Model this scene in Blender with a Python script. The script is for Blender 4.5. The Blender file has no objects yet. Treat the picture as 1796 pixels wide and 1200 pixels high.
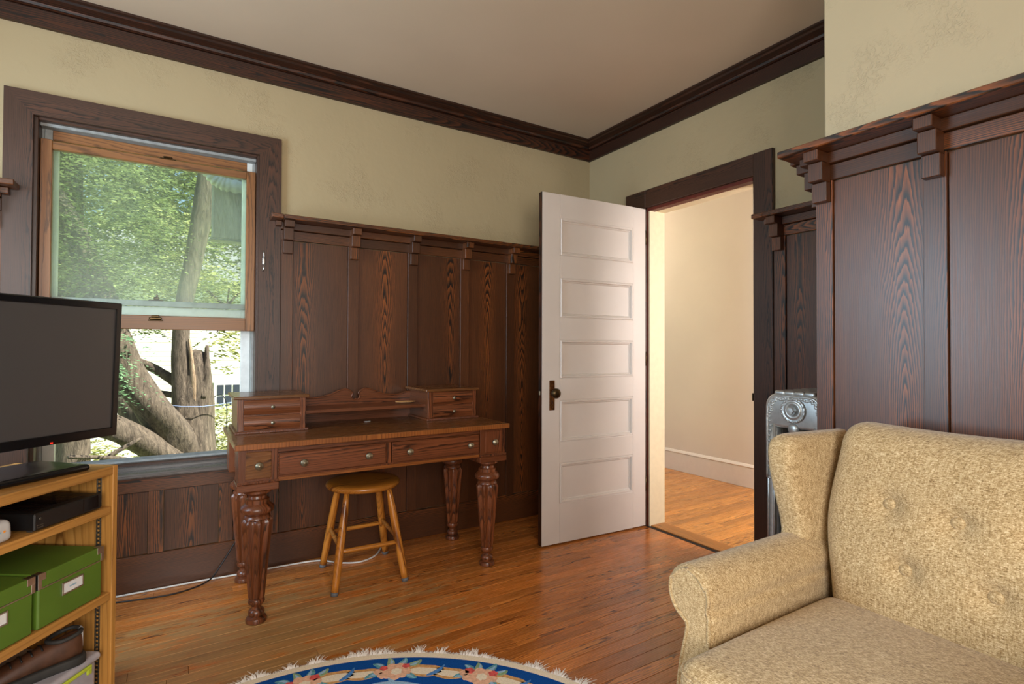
import bpy, math, random
from mathutils import Vector, Matrix
random.seed(7)
SC = bpy.context.scene
COL = SC.collection
PI = math.pi

# ------------------------------------------------------------------ camera
CAM_POS = Vector((-2.5825, -3.0475, 1.1306))
YAW, PITCH, ROLL, FPX = 0.55973, 0.01422, 0.00349, 940.867
cd = bpy.data.cameras.new('camera'); cam = bpy.data.objects.new('camera', cd); COL.objects.link(cam)
cd.sensor_fit = 'HORIZONTAL'; cd.sensor_width = 36.0; cd.lens = FPX / 1796.0 * 36.0
cd.clip_start = 0.02; cd.clip_end = 300
_F = Vector((math.sin(YAW)*math.cos(PITCH), math.cos(YAW)*math.cos(PITCH), math.sin(PITCH)))
_R = Vector((math.cos(YAW), -math.sin(YAW), 0)); _U = _R.cross(_F)
_R2 = math.cos(ROLL)*_R + math.sin(ROLL)*_U; _U2 = -math.sin(ROLL)*_R + math.cos(ROLL)*_U
M = Matrix((_R2, _U2, -_F)).transposed().to_4x4(); M.translation = CAM_POS
cam.matrix_world = M
SC.camera = cam

# ------------------------------------------------------------------ colour management, sky, sun, window daylight
vs = SC.view_settings
vs.view_transform = 'Standard'; vs.look = 'None'; vs.gamma = 1.0; vs.use_curve_mapping = False
vs.exposure = 0.12
w = bpy.data.worlds.new('sky'); SC.world = w; w.use_nodes = True
wn = w.node_tree.nodes; wn.clear()
sky = wn.new('ShaderNodeTexSky'); sky.sky_type = 'NISHITA'; sky.sun_disc = False
sky.sun_elevation = math.radians(52); sky.sun_rotation = math.radians(110)
bg = wn.new('ShaderNodeBackground'); bg.inputs['Strength'].default_value = 0.22
wo = wn.new('ShaderNodeOutputWorld')
w.node_tree.links.new(sky.outputs[0], bg.inputs[0]); w.node_tree.links.new(bg.outputs[0], wo.inputs[0])

def lamp(name, kind, energy, loc, target=None, color=(1, 1, 1), size=None, size_y=None, angle=None):
    l = bpy.data.lights.new(name, kind); l.energy = energy; l.color = color
    if kind == 'AREA':
        l.shape = 'RECTANGLE'; l.size = size; l.size_y = size_y
    if kind == 'POINT': l.shadow_soft_size = size
    if angle: l.angle = angle
    o = bpy.data.objects.new(name, l); COL.objects.link(o); o.location = loc
    if target is not None:
        o.rotation_euler = (Vector(target) - Vector(loc)).to_track_quat('-Z', 'Y').to_euler()
    return o
lamp('sun', 'SUN', 12.0, (6, -4, 9), (0, 0, 0), (1.0, 0.93, 0.80), angle=math.radians(0.6))
# daylight through the left-hand window; rear window and its light added as fill
lamp('left_window_daylight', 'AREA', 78, (-4.12, -1.2, 1.40), (0, -1.2, 1.30), (0.64, 0.83, 1.0), 1.0, 1.5)
lamp('rear_window_fill', 'AREA', 108, (-2.95, -4.47, 1.45), (-2.95, 0, 1.35), (1.0, 0.96, 0.90), 1.7, 1.45)

# ------------------------------------------------------------------ helpers
def lin(h):
    h = h.lstrip('#'); r = []
    for i in (0, 2, 4):
        c = int(h[i:i+2], 16) / 255.0
        r.append(c/12.92 if c <= 0.04045 else ((c+0.055)/1.055)**2.4)
    return (r[0], r[1], r[2], 1.0)

def tag(o, label=None, cat=None, group=None, kind=None):
    if label: o['label'] = label
    if cat: o['category'] = cat
    if group: o['group'] = group
    if kind: o['kind'] = kind
    return o

def empty(name, loc=(0, 0, 0), rz=0.0, parent=None):
    o = bpy.data.objects.new(name, None); COL.objects.link(o); o.location = loc; o.rotation_euler = (0, 0, rz)
    o.empty_display_size = 0.1; o.parent = parent
    return o

def raw(name, V, F, mat, parent=None, smooth=False, loc=None, mats=None, fm=None):
    if loc is None:
        lo = [min(v[i] for v in V) for i in range(3)]; hi = [max(v[i] for v in V) for i in range(3)]
        loc = [(lo[i]+hi[i])/2 for i in range(3)]
    me = bpy.data.meshes.new(name)
    me.from_pydata([(v[0]-loc[0], v[1]-loc[1], v[2]-loc[2]) for v in V], [], F)
    if mat is not None: me.materials.append(mat)
    for m in (mats or []): me.materials.append(m)
    if fm: me.polygons.foreach_set('material_index', fm)
    if smooth: me.polygons.foreach_set('use_smooth', [True]*len(me.polygons))
    me.update()
    o = bpy.data.objects.new(name, me); COL.objects.link(o); o.location = loc; o.parent = parent
    return o

def fix_normals(o):
    import bmesh
    bm = bmesh.new(); bm.from_mesh(o.data); bmesh.ops.recalc_face_normals(bm, faces=bm.faces[:]); bm.to_mesh(o.data); bm.free()
    return o

def cbox(a, b, bev=0.002):
    """chamfered box -> verts, faces"""
    lo = [min(a[i], b[i]) for i in range(3)]; hi = [max(a[i], b[i]) for i in range(3)]
    bev = min(bev, 0.45*min(hi[i]-lo[i] for i in range(3)))
    V = []; idx = {}
    for sx in (0, 1):
        for sy in (0, 1):
            for sz in (0, 1):
                s = (sx, sy, sz)
                for k in range(3):
                    p = []
                    for i in range(3):
                        base = hi[i] if s[i] else lo[i]
                        p.append(base if i == k else base + (-bev if s[i] else bev))
                    idx[(s, k)] = len(V); V.append(tuple(p))
    F = []
    for k in range(3):
        i, j = [q for q in range(3) if q != k]
        for sv in (0, 1):
            def c(a_, b_):
                s = [0, 0, 0]; s[k] = sv; s[i] = a_; s[j] = b_; return idx[(tuple(s), k)]
            f = [c(0, 0), c(1, 0), c(1, 1), c(0, 1)]
            flip = (sv == 0) ^ (k == 1)
            F.append(f[::-1] if flip else f)
    for k in range(3):                       # edges along axis k
        i, j = [q for q in range(3) if q != k]
        for si in (0, 1):
            for sj in (0, 1):
                def c(sk, kk):
                    s = [0, 0, 0]; s[k] = sk; s[i] = si; s[j] = sj; return idx[(tuple(s), kk)]
                f = [c(0, i), c(1, i), c(1, j), c(0, j)]
                F.append(f)
    for sx in (0, 1):
        for sy in (0, 1):
            for sz in (0, 1):
                F.append([idx[((sx, sy, sz), 0)], idx[((sx, sy, sz), 1)], idx[((sx, sy, sz), 2)]])
    # orient outward
    c0 = [(lo[i]+hi[i])/2 for i in range(3)]
    F2 = []
    for f in F:
        p = [Vector(V[q]) for q in f]; n = (p[1]-p[0]).cross(p[2]-p[0]); m = sum(p, Vector())/len(p) - Vector(c0)
        F2.append(f if n.dot(m) > 0 else f[::-1])
    return V, F2

def join(parts):
    V = []; F = []
    for v, f in parts:
        n = len(V); V += list(v); F += [[q+n for q in ff] for ff in f]
    return V, F

def box(name, a, b, mat, parent=None, bev=0.002, loc=None):
    V, F = cbox(a, b, bev); return raw(name, V, F, mat, parent, loc=loc)

def boxes(name, L, mat, parent=None, bev=0.002, loc=None):
    V, F = join([cbox(a, b, bev) for a, b in L]); return raw(name, V, F, mat, parent, loc=loc)

def lathe_vf(prof, n=24, c=(0, 0), poly=None):
    V = []; F = []
    for r, z in prof:
        for k in range(n):
            t = 2*PI*k/n; rr = r*(poly(t) if poly else 1)
            V.append((c[0]+rr*math.cos(t), c[1]+rr*math.sin(t), z))
    m = len(prof)
    for i in range(m-1):
        for k in range(n):
            a = i*n+k; b = i*n+(k+1) % n
            F.append([a, b, b+n, a+n])
    F.append([k for k in range(n)][::-1]); F.append([(m-1)*n+k for k in range(n)])
    if prof[0][1] > prof[-1][1]: F = [f[::-1] for f in F]
    return V, F

def tube_vf(P, R, n=8, sy=1.0):
    P = [Vector(p) for p in P]
    if not isinstance(R, (list, tuple)): R = [R]*len(P)
    V = []; F = []; up = None
    for i, p in enumerate(P):
        t = (P[min(i+1, len(P)-1)] - P[max(i-1, 0)]).normalized()
        if up is None:
            up = Vector((0, 0, 1)) if abs(t.z) < 0.9 else Vector((0, 1, 0))
        u = (up - t*up.dot(t))
        if u.length < 1e-4: u = Vector((1, 0, 0)) - t*t.x
        u.normalize(); v = t.cross(u); up = u
        for k in range(n):
            a = 2*PI*k/n; V.append(tuple(p + u*(R[i]*math.cos(a)*sy) + v*(R[i]*math.sin(a))))
    for i in range(len(P)-1):
        for k in range(n):
            a = i*n+k; b = i*n+(k+1) % n; F.append([a, b, b+n, a+n])
    F.append([k for k in range(n)][::-1]); F.append([(len(P)-1)*n+k for k in range(n)])
    return V, F

def tube(name, P, R, mat, parent=None, n=8, sy=1.0):
    V, F = tube_vf(P, R, n, sy); return raw(name, V, F, mat, parent, True)

def spline(P, m=8, closed=False):
    P = [Vector(p) for p in P]; out = []; n = len(P)
    rng = range(n if closed else n-1)
    for i in rng:
        if closed: p0, p1, p2, p3 = P[(i-1) % n], P[i], P[(i+1) % n], P[(i+2) % n]
        else: p0, p1, p2, p3 = P[max(i-1, 0)], P[i], P[i+1], P[min(i+2, n-1)]
        for k in range(m):
            t = k/m
            out.append(0.5*((2*p1)+(p2-p0)*t+(2*p0-5*p1+4*p2-p3)*t*t+(3*p1-p0-3*p2+p3)*t**3))
    if not closed: out.append(P[-1])
    return out

def extrude_vf(out2, place, t0, t1):
    """2-D outline -> prism, place(a,b,t) gives the 3-D point"""
    n = len(out2)
    V = [place(a, b, t0) for a, b in out2] + [place(a, b, t1) for a, b in out2]
    F = [[k for k in range(n)][::-1], [n+k for k in range(n)]]
    for k in range(n): F.append([k, (k+1) % n, n+(k+1) % n, n+k])
    return V, F

def pillow_vf(out2, place, t0, t1, r, steps=5, cap=4):
    """outline extruded with rounded rims; the caps are inset rings so that smooth shading stays clean"""
    cx = sum(p[0] for p in out2)/len(out2); cy = sum(p[1] for p in out2)/len(out2)
    # outward normals of the outline
    n = len(out2); N = []
    area = sum(out2[i][0]*out2[(i+1) % n][1]-out2[(i+1) % n][0]*out2[i][1] for i in range(n))
    s = 1 if area > 0 else -1
    for i in range(n):
        a = out2[i-1]; b = out2[(i+1) % n]; dx, dy = b[0]-a[0], b[1]-a[1]; l = math.hypot(dx, dy) or 1
        N.append((s*dy/l, -s*dx/l))
    rings = []
    def ring(ins, t, sc=1.0):
        L = []
        for (x, y), (nx, ny) in zip(out2, N):
            px, py = x-nx*ins, y-ny*ins
            px = cx+(px-cx)*sc; py = cy+(py-cy)*sc
            L.append(place(px, py, t))
        rings.append(L)
    sg = 1 if t1 > t0 else -1
    for k in range(steps+1):
        a = PI/2*k/steps; ring(r*(1-math.sin(a)), t0+sg*r*(1-math.cos(a)))
    for k in range(steps, -1, -1):
        a = PI/2*k/steps; ring(r*(1-math.sin(a)), t1-sg*r*(1-math.cos(a)))
    V = [v for L in rings for v in L]; F = []
    for i in range(len(rings)-1):
        for k in range(n): F.append([i*n+k, i*n+(k+1) % n, (i+1)*n+(k+1) % n, (i+1)*n+k])
    F.append([k for k in range(n)][::-1]); m = (len(rings)-1)*n; F.append([m+k for k in range(n)])
    return V, F

def rbox_vf(c, h, r, N=10, deform=None):
    """rounded box from a gridded cube"""
    def axis(hh):
        k = 5; L = [-hh + r*(1-math.cos(PI/2*i/k)) for i in range(k)]
        inner = [-(hh-r)+2*(hh-r)*i/N for i in range(N+1)]
        R = [-v for v in L][::-1]
        return L + inner + R
    ax = [axis(h[i]) for i in range(3)]
    V = []; F = []; idx = {}
    def vert(P):
        key = tuple(round(x, 6) for x in P)
        if key in idx: return idx[key]
        q = [max(-(h[i]-r), min(h[i]-r, P[i])) for i in range(3)]
        d = Vector([P[i]-q[i] for i in range(3)])
        o = Vector(q) + (d.normalized()*r if d.length > 1e-9 else d)
        if deform: o = Vector(deform(o))
        idx[key] = len(V); V.append((c[0]+o[0], c[1]+o[1], c[2]+o[2])); return idx[key]
    for k in range(3):
        i, j = [q for q in range(3) if q != k]
        for sv in (-1, 1):
            for a in range(len(ax[i])-1):
                for b in range(len(ax[j])-1):
                    f = []
                    for (da, db) in ((0, 0), (1, 0), (1, 1), (0, 1)):
                        P = [0, 0, 0]; P[k] = sv*h[k]; P[i] = ax[i][a+da]; P[j] = ax[j][b+db]; f.append(vert(P))
                    if (sv < 0) ^ (k == 1): f = f[::-1]
                    if len(set(f)) == 4: F.append(f)
    return V, F

# ------------------------------------------------------------------ materials
def base_mat(name):
    m = bpy.data.materials.new(name); m.use_nodes = True
    nt = m.node_tree; nt.nodes.clear()
    out = nt.nodes.new('ShaderNodeOutputMaterial'); b = nt.nodes.new('ShaderNodeBsdfPrincipled')
    nt.links.new(b.outputs[0], out.inputs[0])
    return m, nt, b, out

class NT:
    def __init__(s, nt): s.nt = nt
    def n(s, t, **k):
        o = s.nt.nodes.new(t)
        for a, v in k.items(): setattr(o, a, v)
        return o
    def set(s, sock, v):
        if hasattr(v, 'is_linked') or hasattr(v, 'links'): s.nt.links.new(v, sock)
        else: sock.default_value = v
    def math(s, op, a, b=None, c=None, clamp=False):
        o = s.n('ShaderNodeMath', operation=op, use_clamp=clamp); s.set(o.inputs[0], a)
        if b is not None: s.set(o.inputs[1], b)
        if c is not None: s.set(o.inputs[2], c)
        return o.outputs[0]
    def comb(s, x, y, z):
        o = s.n('ShaderNodeCombineXYZ'); s.set(o.inputs[0], x); s.set(o.inputs[1], y); s.set(o.inputs[2], z); return o.outputs[0]
    def noise(s, vec, scale=1.0, detail=3.0, rough=0.55, dist=0.0):
        o = s.n('ShaderNodeTexNoise'); s.set(o.inputs['Vector'], vec); o.inputs['Scale'].default_value = scale
        o.inputs['Detail'].default_value = detail; o.inputs['Roughness'].default_value = rough; o.inputs['Distortion'].default_value = dist
        return o.outputs['Fac']
    def ramp(s, fac, stops, interp='LINEAR'):
        o = s.n('ShaderNodeValToRGB'); e = o.color_ramp.elements; o.color_ramp.interpolation = interp
        while len(e) < len(stops): e.new(0.5)
        for i, (p, c) in enumerate(stops): e[i].position = p; e[i].color = c
        s.set(o.inputs[0], fac); return o.outputs[0]
    def mix(s, f, a, b, mode='MIX'):
        o = s.n('ShaderNodeMix', data_type='RGBA', blend_type=mode); s.set(o.inputs[0], f); s.set(o.inputs[6], a); s.set(o.inputs[7], b); return o.outputs[2]
    def bump(s, h, strength, dist, normal_to):
        o = s.n('ShaderNodeBump'); o.inputs['Strength'].default_value = strength; o.inputs['Distance'].default_value = dist
        s.set(o.inputs['Height'], h); s.nt.links.new(o.outputs[0], normal_to)

def g(v): return (v, v, v, 1)

def plain(name, col, rough=0.5, metal=0.0, spec=0.5, coat=0.0, var=0.06, vscale=30.0, emit=None):
    m, nt, b, out = base_mat(name); N = NT(nt)
    c = lin(col); tc = N.n('ShaderNodeTexCoord').outputs['Object']
    f = N.noise(tc, vscale, 4)
    lo = tuple(x*(1-var*2) for x in c[:3])+(1,); hi = tuple(min(1, x*(1+var*2)) for x in c[:3])+(1,)
    N.set(b.inputs['Base Color'], N.ramp(f, [(0.3, lo), (0.7, hi)]))
    b.inputs['Roughness'].default_value = rough; b.inputs['Metallic'].default_value = metal
    b.inputs['Specular IOR Level'].default_value = spec; b.inputs['Coat Weight'].default_value = coat
    if emit: b.inputs['Emission Color'].default_value = lin(col); b.inputs['Emission Strength'].default_value = emit
    return m

def wood(name, dark, mid, vein, axis='Z', freq=190.0, rough=0.42, d0=0.02, amp=0.05, spread=0.10, fine=0.5, vein_amt=0.8,
         spec=0.5, bump=0.15, tone=0.25, coat=0.0, wear=None, planks=None, flat=0.35, coat_r=0.15):
    m, nt, b, out = base_mat(name); N = NT(nt)
    sx = N.n('ShaderNodeSeparateXYZ'); nt.links.new(N.n('ShaderNodeTexCoord').outputs['Object'], sx.inputs[0])
    rnd = N.n('ShaderNodeObjectInfo').outputs['Random']
    i = 'XYZ'.index(axis); w_ = sx.outputs[i]; a_, b_ = [sx.outputs[q] for q in range(3) if q != i]
    u = N.math('ADD', a_, b_)
    off = N.math('MULTIPLY', N.math('SUBTRACT', N.math('FRACT', N.math('MULTIPLY', rnd, 17.31)), 0.5), spread)
    u2 = N.math('ADD', u, off)
    r50 = N.math('MULTIPLY', rnd, 53.0)
    d1 = N.noise(N.comb(N.math('MULTIPLY', w_, 0.9), r50, N.math('MULTIPLY', u, 1.0)), 1.0, 1.0, 0.5)
    d = N.math('ADD', N.math('ADD', N.math('MULTIPLY', N.math('SUBTRACT', d1, 0.5), amp*2), d0), N.math('MULTIPLY', w_, amp*0.5))
    wob = N.math('MULTIPLY', N.math('SUBTRACT', N.noise(N.comb(N.math('MULTIPLY', u, 30), N.math('MULTIPLY', w_, 3.0), r50), 1.0, 4.0, 0.65), 0.5), 0.016)
    r = N.math('ADD', N.math('SQRT', N.math('ADD', N.math('MULTIPLY', u2, u2), N.math('MULTIPLY', d, d))), wob)
    ring = N.math('FRACT', N.math('MULTIPLY', r, freq))
    cen = N.math('ADD', N.math('MULTIPLY', N.ramp(N.math('ABSOLUTE', u2), [(0.02, g(1.0)), (0.075, g(0.0))]), 1.0-flat), flat)
    D, Mi, Ve = lin(dark), lin(mid), lin(vein)
    mx = lambda t: tuple(Mi[k]+(Ve[k]-Mi[k])*t for k in range(3))+(1,)
    rc = N.ramp(ring, [(0.0, D), (0.14, Mi), (0.5, mx(vein_amt*0.6)), (0.80, mx(vein_amt)), (0.94, D), (1.0, D)])
    flatc = mx(0.15)
    rc = N.mix(cen, flatc, rc)
    fib = N.noise(N.comb(N.math('MULTIPLY', u, 420), N.math('MULTIPLY', w_, 7), r50), 1.0, 3.0, 0.6)
    c = N.mix(fine, rc, N.ramp(fib, [(0.3, g(0.45)), (0.7, g(1.35))]), 'MULTIPLY')
    big = N.noise(N.comb(N.math('MULTIPLY', u, 5), N.math('MULTIPLY', w_, 1.2), r50), 1.0, 2.0)
    c = N.mix(0.55, c, N.ramp(big, [(0.3, g(0.6)), (0.7, g(1.25))]), 'MULTIPLY')
    tv = N.math('ADD', 1.0 - tone, N.math('MULTIPLY', N.math('FRACT', N.math('MULTIPLY', rnd, 91.7)), tone*2))
    c = N.mix(1.0, c, N.comb(tv, tv, tv), 'MULTIPLY')
    if planks:
        c = N.mix(0.75, c, N.ramp(N.math('FRACT', N.math('MULTIPLY', rnd, 37.3)), [(k/(len(planks)-1), lin(x)) for k, x in enumerate(planks)]), 'MIX') if False else \
            N.mix(1.0, c, N.ramp(N.math('FRACT', N.math('MULTIPLY', rnd, 37.3)), [(k/(len(planks)-1), x) for k, x in enumerate(planks)]), 'MULTIPLY')
    rg = N.math('ADD', rough-0.08, N.math('MULTIPLY', fib, 0.16))
    if wear:
        pos = N.n('ShaderNodeNewGeometry').outputs['Position']
        sp = N.n('ShaderNodeSeparateXYZ'); nt.links.new(pos, sp.inputs[0])
        cx, cy, rad, wcol = wear
        dx = N.math('SUBTRACT', sp.outputs[0], cx); dy = N.math('MULTIPLY', N.math('SUBTRACT', sp.outputs[1], cy), 1.5)
        dist = N.math('SQRT', N.math('ADD', N.math('MULTIPLY', dx, dx), N.math('MULTIPLY', dy, dy)))
        wn_ = N.noise(N.comb(N.math('MULTIPLY', sp.outputs[0], 5), N.math('MULTIPLY', sp.outputs[1], 22), 0.0), 1.0, 5.0, 0.7)
        k = N.math('ADD', N.math('SUBTRACT', 1.0, N.math('DIVIDE', dist, rad)), N.math('MULTIPLY', N.math('SUBTRACT', wn_, 0.50), 4.2))
        k = N.math('MULTIPLY', N.math('MULTIPLY', k, 1.6, clamp=True), 0.75)
        wc = N.mix(0.6, lin(wcol), N.ramp(fib, [(0.3, g(0.35)), (0.7, g(1.4))]), 'MULTIPLY')
        c = N.mix(k, c, wc)
        rg = N.math('ADD', rg, N.math('MULTIPLY', k, 0.22))
    N.set(b.inputs['Base Color'], c); N.set(b.inputs['Roughness'], rg)
    b.inputs['Specular IOR Level'].default_value = spec; b.inputs['Coat Weight'].default_value = coat; b.inputs['Coat Roughness'].default_value = coat_r
    if bump: N.bump(N.math('ADD', N.math('MULTIPLY', fib, 0.6), ring), bump, 0.0006, b.inputs['Normal'])
    return m

def plaster(name, col, strength=0.35):
    m, nt, b, out = base_mat(name); N = NT(nt); c = lin(col)
    pos = N.n('ShaderNodeNewGeometry').outputs['Position']
    f = N.noise(pos, 2.0, 3)
    N.set(b.inputs['Base Color'], N.ramp(f, [(0.3, tuple(x*0.94 for x in c[:3])+(1,)), (0.7, c)]))
    b.inputs['Roughness'].default_value = 0.75; b.inputs['Specular IOR Level'].default_value = 0.25
    patch = N.ramp(N.noise(pos, 3.8, 4, 0.65), [(0.52, g(0.0)), (0.66, g(1.0))])
    st = N.noise(pos, 75.0, 3, 0.6, 1.2)
    pits = N.ramp(st, [(0.36, g(0)), (0.52, g(1))])
    h = N.math('ADD', N.math('MULTIPLY', patch, N.math('MULTIPLY', pits, 1.0)), N.math('MULTIPLY', N.noise(pos, 9.0, 4, 0.6), 1.2))
    N.bump(h, strength, 0.004, b.inputs['Normal'])
    return m

def fabric(name):
    m, nt, b, out = base_mat(name); N = NT(nt)
    sx = N.n('ShaderNodeSeparateXYZ'); nt.links.new(N.n('ShaderNodeTexCoord').outputs['Object'], sx.inputs[0])
    x, y, z = sx.outputs
    al = N.math('ADD', y, N.math('MULTIPLY', x, 0.6))
    h = N.noise(N.comb(N.math('MULTIPLY', al, 130), N.math('MULTIPLY', z, 420), N.math('MULTIPLY', x, 300)), 1.0, 3.0, 0.65)
    v = N.noise(N.comb(N.math('MULTIPLY', al, 330), N.math('MULTIPLY', z, 60), N.math('MULTIPLY', x, 60)), 1.0, 2.0, 0.6)
    p = N.noise(N.comb(N.math('MULTIPLY', al, 500), N.math('MULTIPLY', z, 500), N.math('MULTIPLY', x, 500)), 1.0, 2.0, 0.5)
    mixv = N.math('ADD', N.math('MULTIPLY', h, 0.55), N.math('ADD', N.math('MULTIPLY', v, 0.25), N.math('MULTIPLY', p, 0.25)))
    c = N.ramp(mixv, [(0.38, lin('#765c3a')), (0.50, lin('#b09468')), (0.60, lin('#d4bc92')), (0.70, lin('#eddcb8'))])
    big = N.noise(N.comb(N.math('MULTIPLY', al, 3), N.math('MULTIPLY', z, 3), N.math('MULTIPLY', x, 3)), 1.0, 3.0)
    c = N.mix(0.4, c, N.ramp(big, [(0.3, g(0.78)), (0.7, g(1.1))]), 'MULTIPLY')
    N.set(b.inputs['Base Color'], c); b.inputs['Roughness'].default_value = 0.95; b.inputs['Specular IOR Level'].default_value = 0.15
    b.inputs['Sheen Weight'].default_value = 0.25; b.inputs['Sheen Roughness'].default_value = 0.5
    N.bump(mixv, 0.6, 0.0025, b.inputs['Normal'])
    return m

def glass(name, dust_haze=0.05, tint=(0.96, 1.0, 0.97, 1)):
    m = bpy.data.materials.new(name); m.use_nodes = True; nt = m.node_tree; nt.nodes.clear(); N = NT(nt)
    out = N.n('ShaderNodeOutputMaterial'); tr = N.n('ShaderNodeBsdfTransparent'); tr.inputs[0].default_value = tint
    gl = N.n('ShaderNodeBsdfGlossy'); gl.inputs['Roughness'].default_value = 0.22
    fr = N.n('ShaderNodeFresnel'); fr.inputs[0].default_value = 1.16
    m1 = N.n('ShaderNodeMixShader'); nt.links.new(fr.outputs[0], m1.inputs[0]); nt.links.new(tr.outputs[0], m1.inputs[1]); nt.links.new(gl.outputs[0], m1.inputs[2])
    tl = N.n('ShaderNodeBsdfTranslucent'); tl.inputs[0].default_value = (0.9, 0.92, 0.9, 1)
    pos = N.n('ShaderNodeNewGeometry').outputs['Position']
    f = N.math('MULTIPLY', N.ramp(N.noise(pos, 2.2, 4, 0.6), [(0.3, g(0.25)), (0.75, g(1.0))]), dust_haze)  # white veil for dust, strengthened to paint the milky haze into the pane
    m2 = N.n('ShaderNodeMixShader'); nt.links.new(f, m2.inputs[0]); nt.links.new(m1.outputs[0], m2.inputs[1]); nt.links.new(tl.outputs[0], m2.inputs[2])
    nt.links.new(m2.outputs[0], out.inputs[0])
    return m

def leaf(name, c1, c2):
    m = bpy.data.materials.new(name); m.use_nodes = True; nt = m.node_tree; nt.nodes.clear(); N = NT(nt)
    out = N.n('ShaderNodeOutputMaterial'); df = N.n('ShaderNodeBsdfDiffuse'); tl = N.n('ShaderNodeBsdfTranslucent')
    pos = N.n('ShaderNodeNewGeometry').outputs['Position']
    c = N.ramp(N.noise(pos, 5.0, 5, 0.75), [(0.36, lin(c1)), (0.64, lin(c2))])  # dark-to-pale noise also paints sunlit and shaded leaves into the colour
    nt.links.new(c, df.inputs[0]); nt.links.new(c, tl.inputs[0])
    m1 = N.n('ShaderNodeMixShader'); m1.inputs[0].default_value = 0.45
    nt.links.new(df.outputs[0], m1.inputs[1]); nt.links.new(tl.outputs[0], m1.inputs[2]); nt.links.new(m1.outputs[0], out.inputs[0])
    return m

def bark(name, c1, c2):
    m, nt, b, out = base_mat(name); N = NT(nt)
    pos = N.n('ShaderNodeNewGeometry').outputs['Position']
    mp = N.n('ShaderNodeMapping'); nt.links.new(pos, mp.inputs[0]); mp.inputs['Scale'].default_value = (26, 26, 5)
    f = N.noise(mp.outputs[0], 1.0, 6, 0.7, 0.6)
    N.set(b.inputs['Base Color'], N.ramp(f, [(0.32, lin(c1)), (0.66, lin(c2))])); b.inputs['Roughness'].default_value = 0.9
    N.bump(f, 1.0, 0.03, b.inputs['Normal'])
    return m

DW = dict(dark='#0b0603', mid='#2a180c', vein='#8f4d1e')
MT = {}
for ax in 'XYZ':
    MT['wain'+ax] = wood('dark_stained_fir_'+ax.lower(), axis=ax, rough=0.38, tone=0.25, vein_amt=0.75, spread=0.20, amp=0.07, flat=0.3, coat=0.25, coat_r=0.36, **DW)
    MT['case'+ax] = wood('dark_casing_fir_'+ax.lower(), '#170e0a', '#3a251a', '#523020', axis=ax, rough=0.40, freq=240, amp=0.03, d0=0.06, vein_amt=0.7, tone=0.08, flat=0.25)
    MT['crown'+ax] = wood('crown_fir_'+ax.lower(), '#0a0604', '#1f120b', '#552a12', axis=ax, rough=0.45, freq=150, amp=0.06, tone=0.05)
    MT['desk'+ax] = wood('desk_mahogany_'+ax.lower(), '#351b0e', '#61341c', '#82492a', axis=ax, rough=0.30, freq=160, amp=0.03, d0=0.06, tone=0.08, bump=0.05, flat=0.3)
    MT['desktop'+ax] = wood('desk_top_mahogany_'+ax.lower(), '#3e2212', '#694020', '#80522a', axis=ax, rough=0.26, freq=110, amp=0.04, d0=0.08, tone=0.04, bump=0.04, flat=0.3)
    MT['veneer'+ax] = wood('satinwood_veneer_'+ax.lower(), '#5a2c12', '#84491f', '#a0642f', axis=ax, rough=0.30, freq=75, amp=0.03, d0=0.05, spread=0.5, tone=0.05, bump=0.04, flat=0.5)
    MT['pine'+ax] = wood('golden_pine_'+ax.lower(), '#7d5020', '#b27c3a', '#c8934e', axis=ax, rough=0.42, freq=60, amp=0.08, d0=0.05, tone=0.08, fine=0.3, bump=0.05)
    MT['stool'+ax] = wood('stool_oak_'+ax.lower(), '#6e3a10', '#b06c24', '#c98536', axis=ax, rough=0.30, freq=90, amp=0.05, d0=0.05, tone=0.10, fine=0.3, bump=0.04)
    MT['sash'+ax] = wood('sash_pine_'+ax.lower(), '#5a3819', '#7d5028', '#8a5a30', axis=ax, rough=0.40, freq=140, amp=0.03, d0=0.05, tone=0.06, fine=0.35, bump=0.05, flat=0.15)
MT['floor'] = wood('oak_strip_floor', '#643414', '#c47434', '#e09348', axis='X', rough=0.27, freq=170, amp=0.05, d0=0.03, spread=0.2, tone=0.06, fine=0.6, bump=0.10, coat=0.15,
                   wear=(-2.30, -0.80, 0.80, '#ac8a58'),
                   planks=[(0.62, 0.57, 0.53, 1), (1.0, 1.0, 1.0, 1), (0.78, 0.73, 0.68, 1), (1.15, 1.08, 0.97, 1), (0.90, 0.86, 0.80, 1)])
MT['hallfloor'] = wood('hall_oak_floor', '#8a5620', '#d08a3c', '#e6a654', axis='X', rough=0.28, freq=120, amp=0.05, spread=0.2, tone=0.06, fine=0.4, bump=0.05, coat=0.2,
                       planks=[(0.75, 0.7, 0.62, 1), (1.0, 1.0, 1.0, 1), (1.1, 1.06, 1.0, 1), (0.92, 0.88, 0.8, 1)])
MT['threshold'] = wood('threshold_oak', '#70421a', '#a86a2b', '#bd8038', axis='Y', rough=0.35, freq=120, amp=0.05, tone=0.02)
MT['subfloor'] = plain('floor_joint_dark', '#1c0f07', 0.8)
MT['wall'] = plaster('khaki_plaster', '#a89877', 0.5)
MT['breastwall'] = plaster('cream_plaster', '#b5a88c', 0.5)
MT['ceil'] = plain('ceiling_paint', '#c0ac94', 0.8, spec=0.2, var=0.02, vscale=1.5)
MT['hallwall'] = plain('hall_cream_paint', '#d6c9ba', 0.7, spec=0.2, var=0.015, vscale=2)
MT['hallbase'] = plain('hall_white_trim', '#dcd0c2', 0.45, var=0.01)
MT['jamb'] = plain('cream_jamb_paint', '#dccfae', 0.5, var=0.02)
MT['redjamb'] = plain('red_brown_jamb_edge', '#5c2010', 0.5, var=0.1)
MT['door'] = plain('white_door_paint', '#c9c0b8', 0.42, var=0.015, vscale=4)
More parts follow.
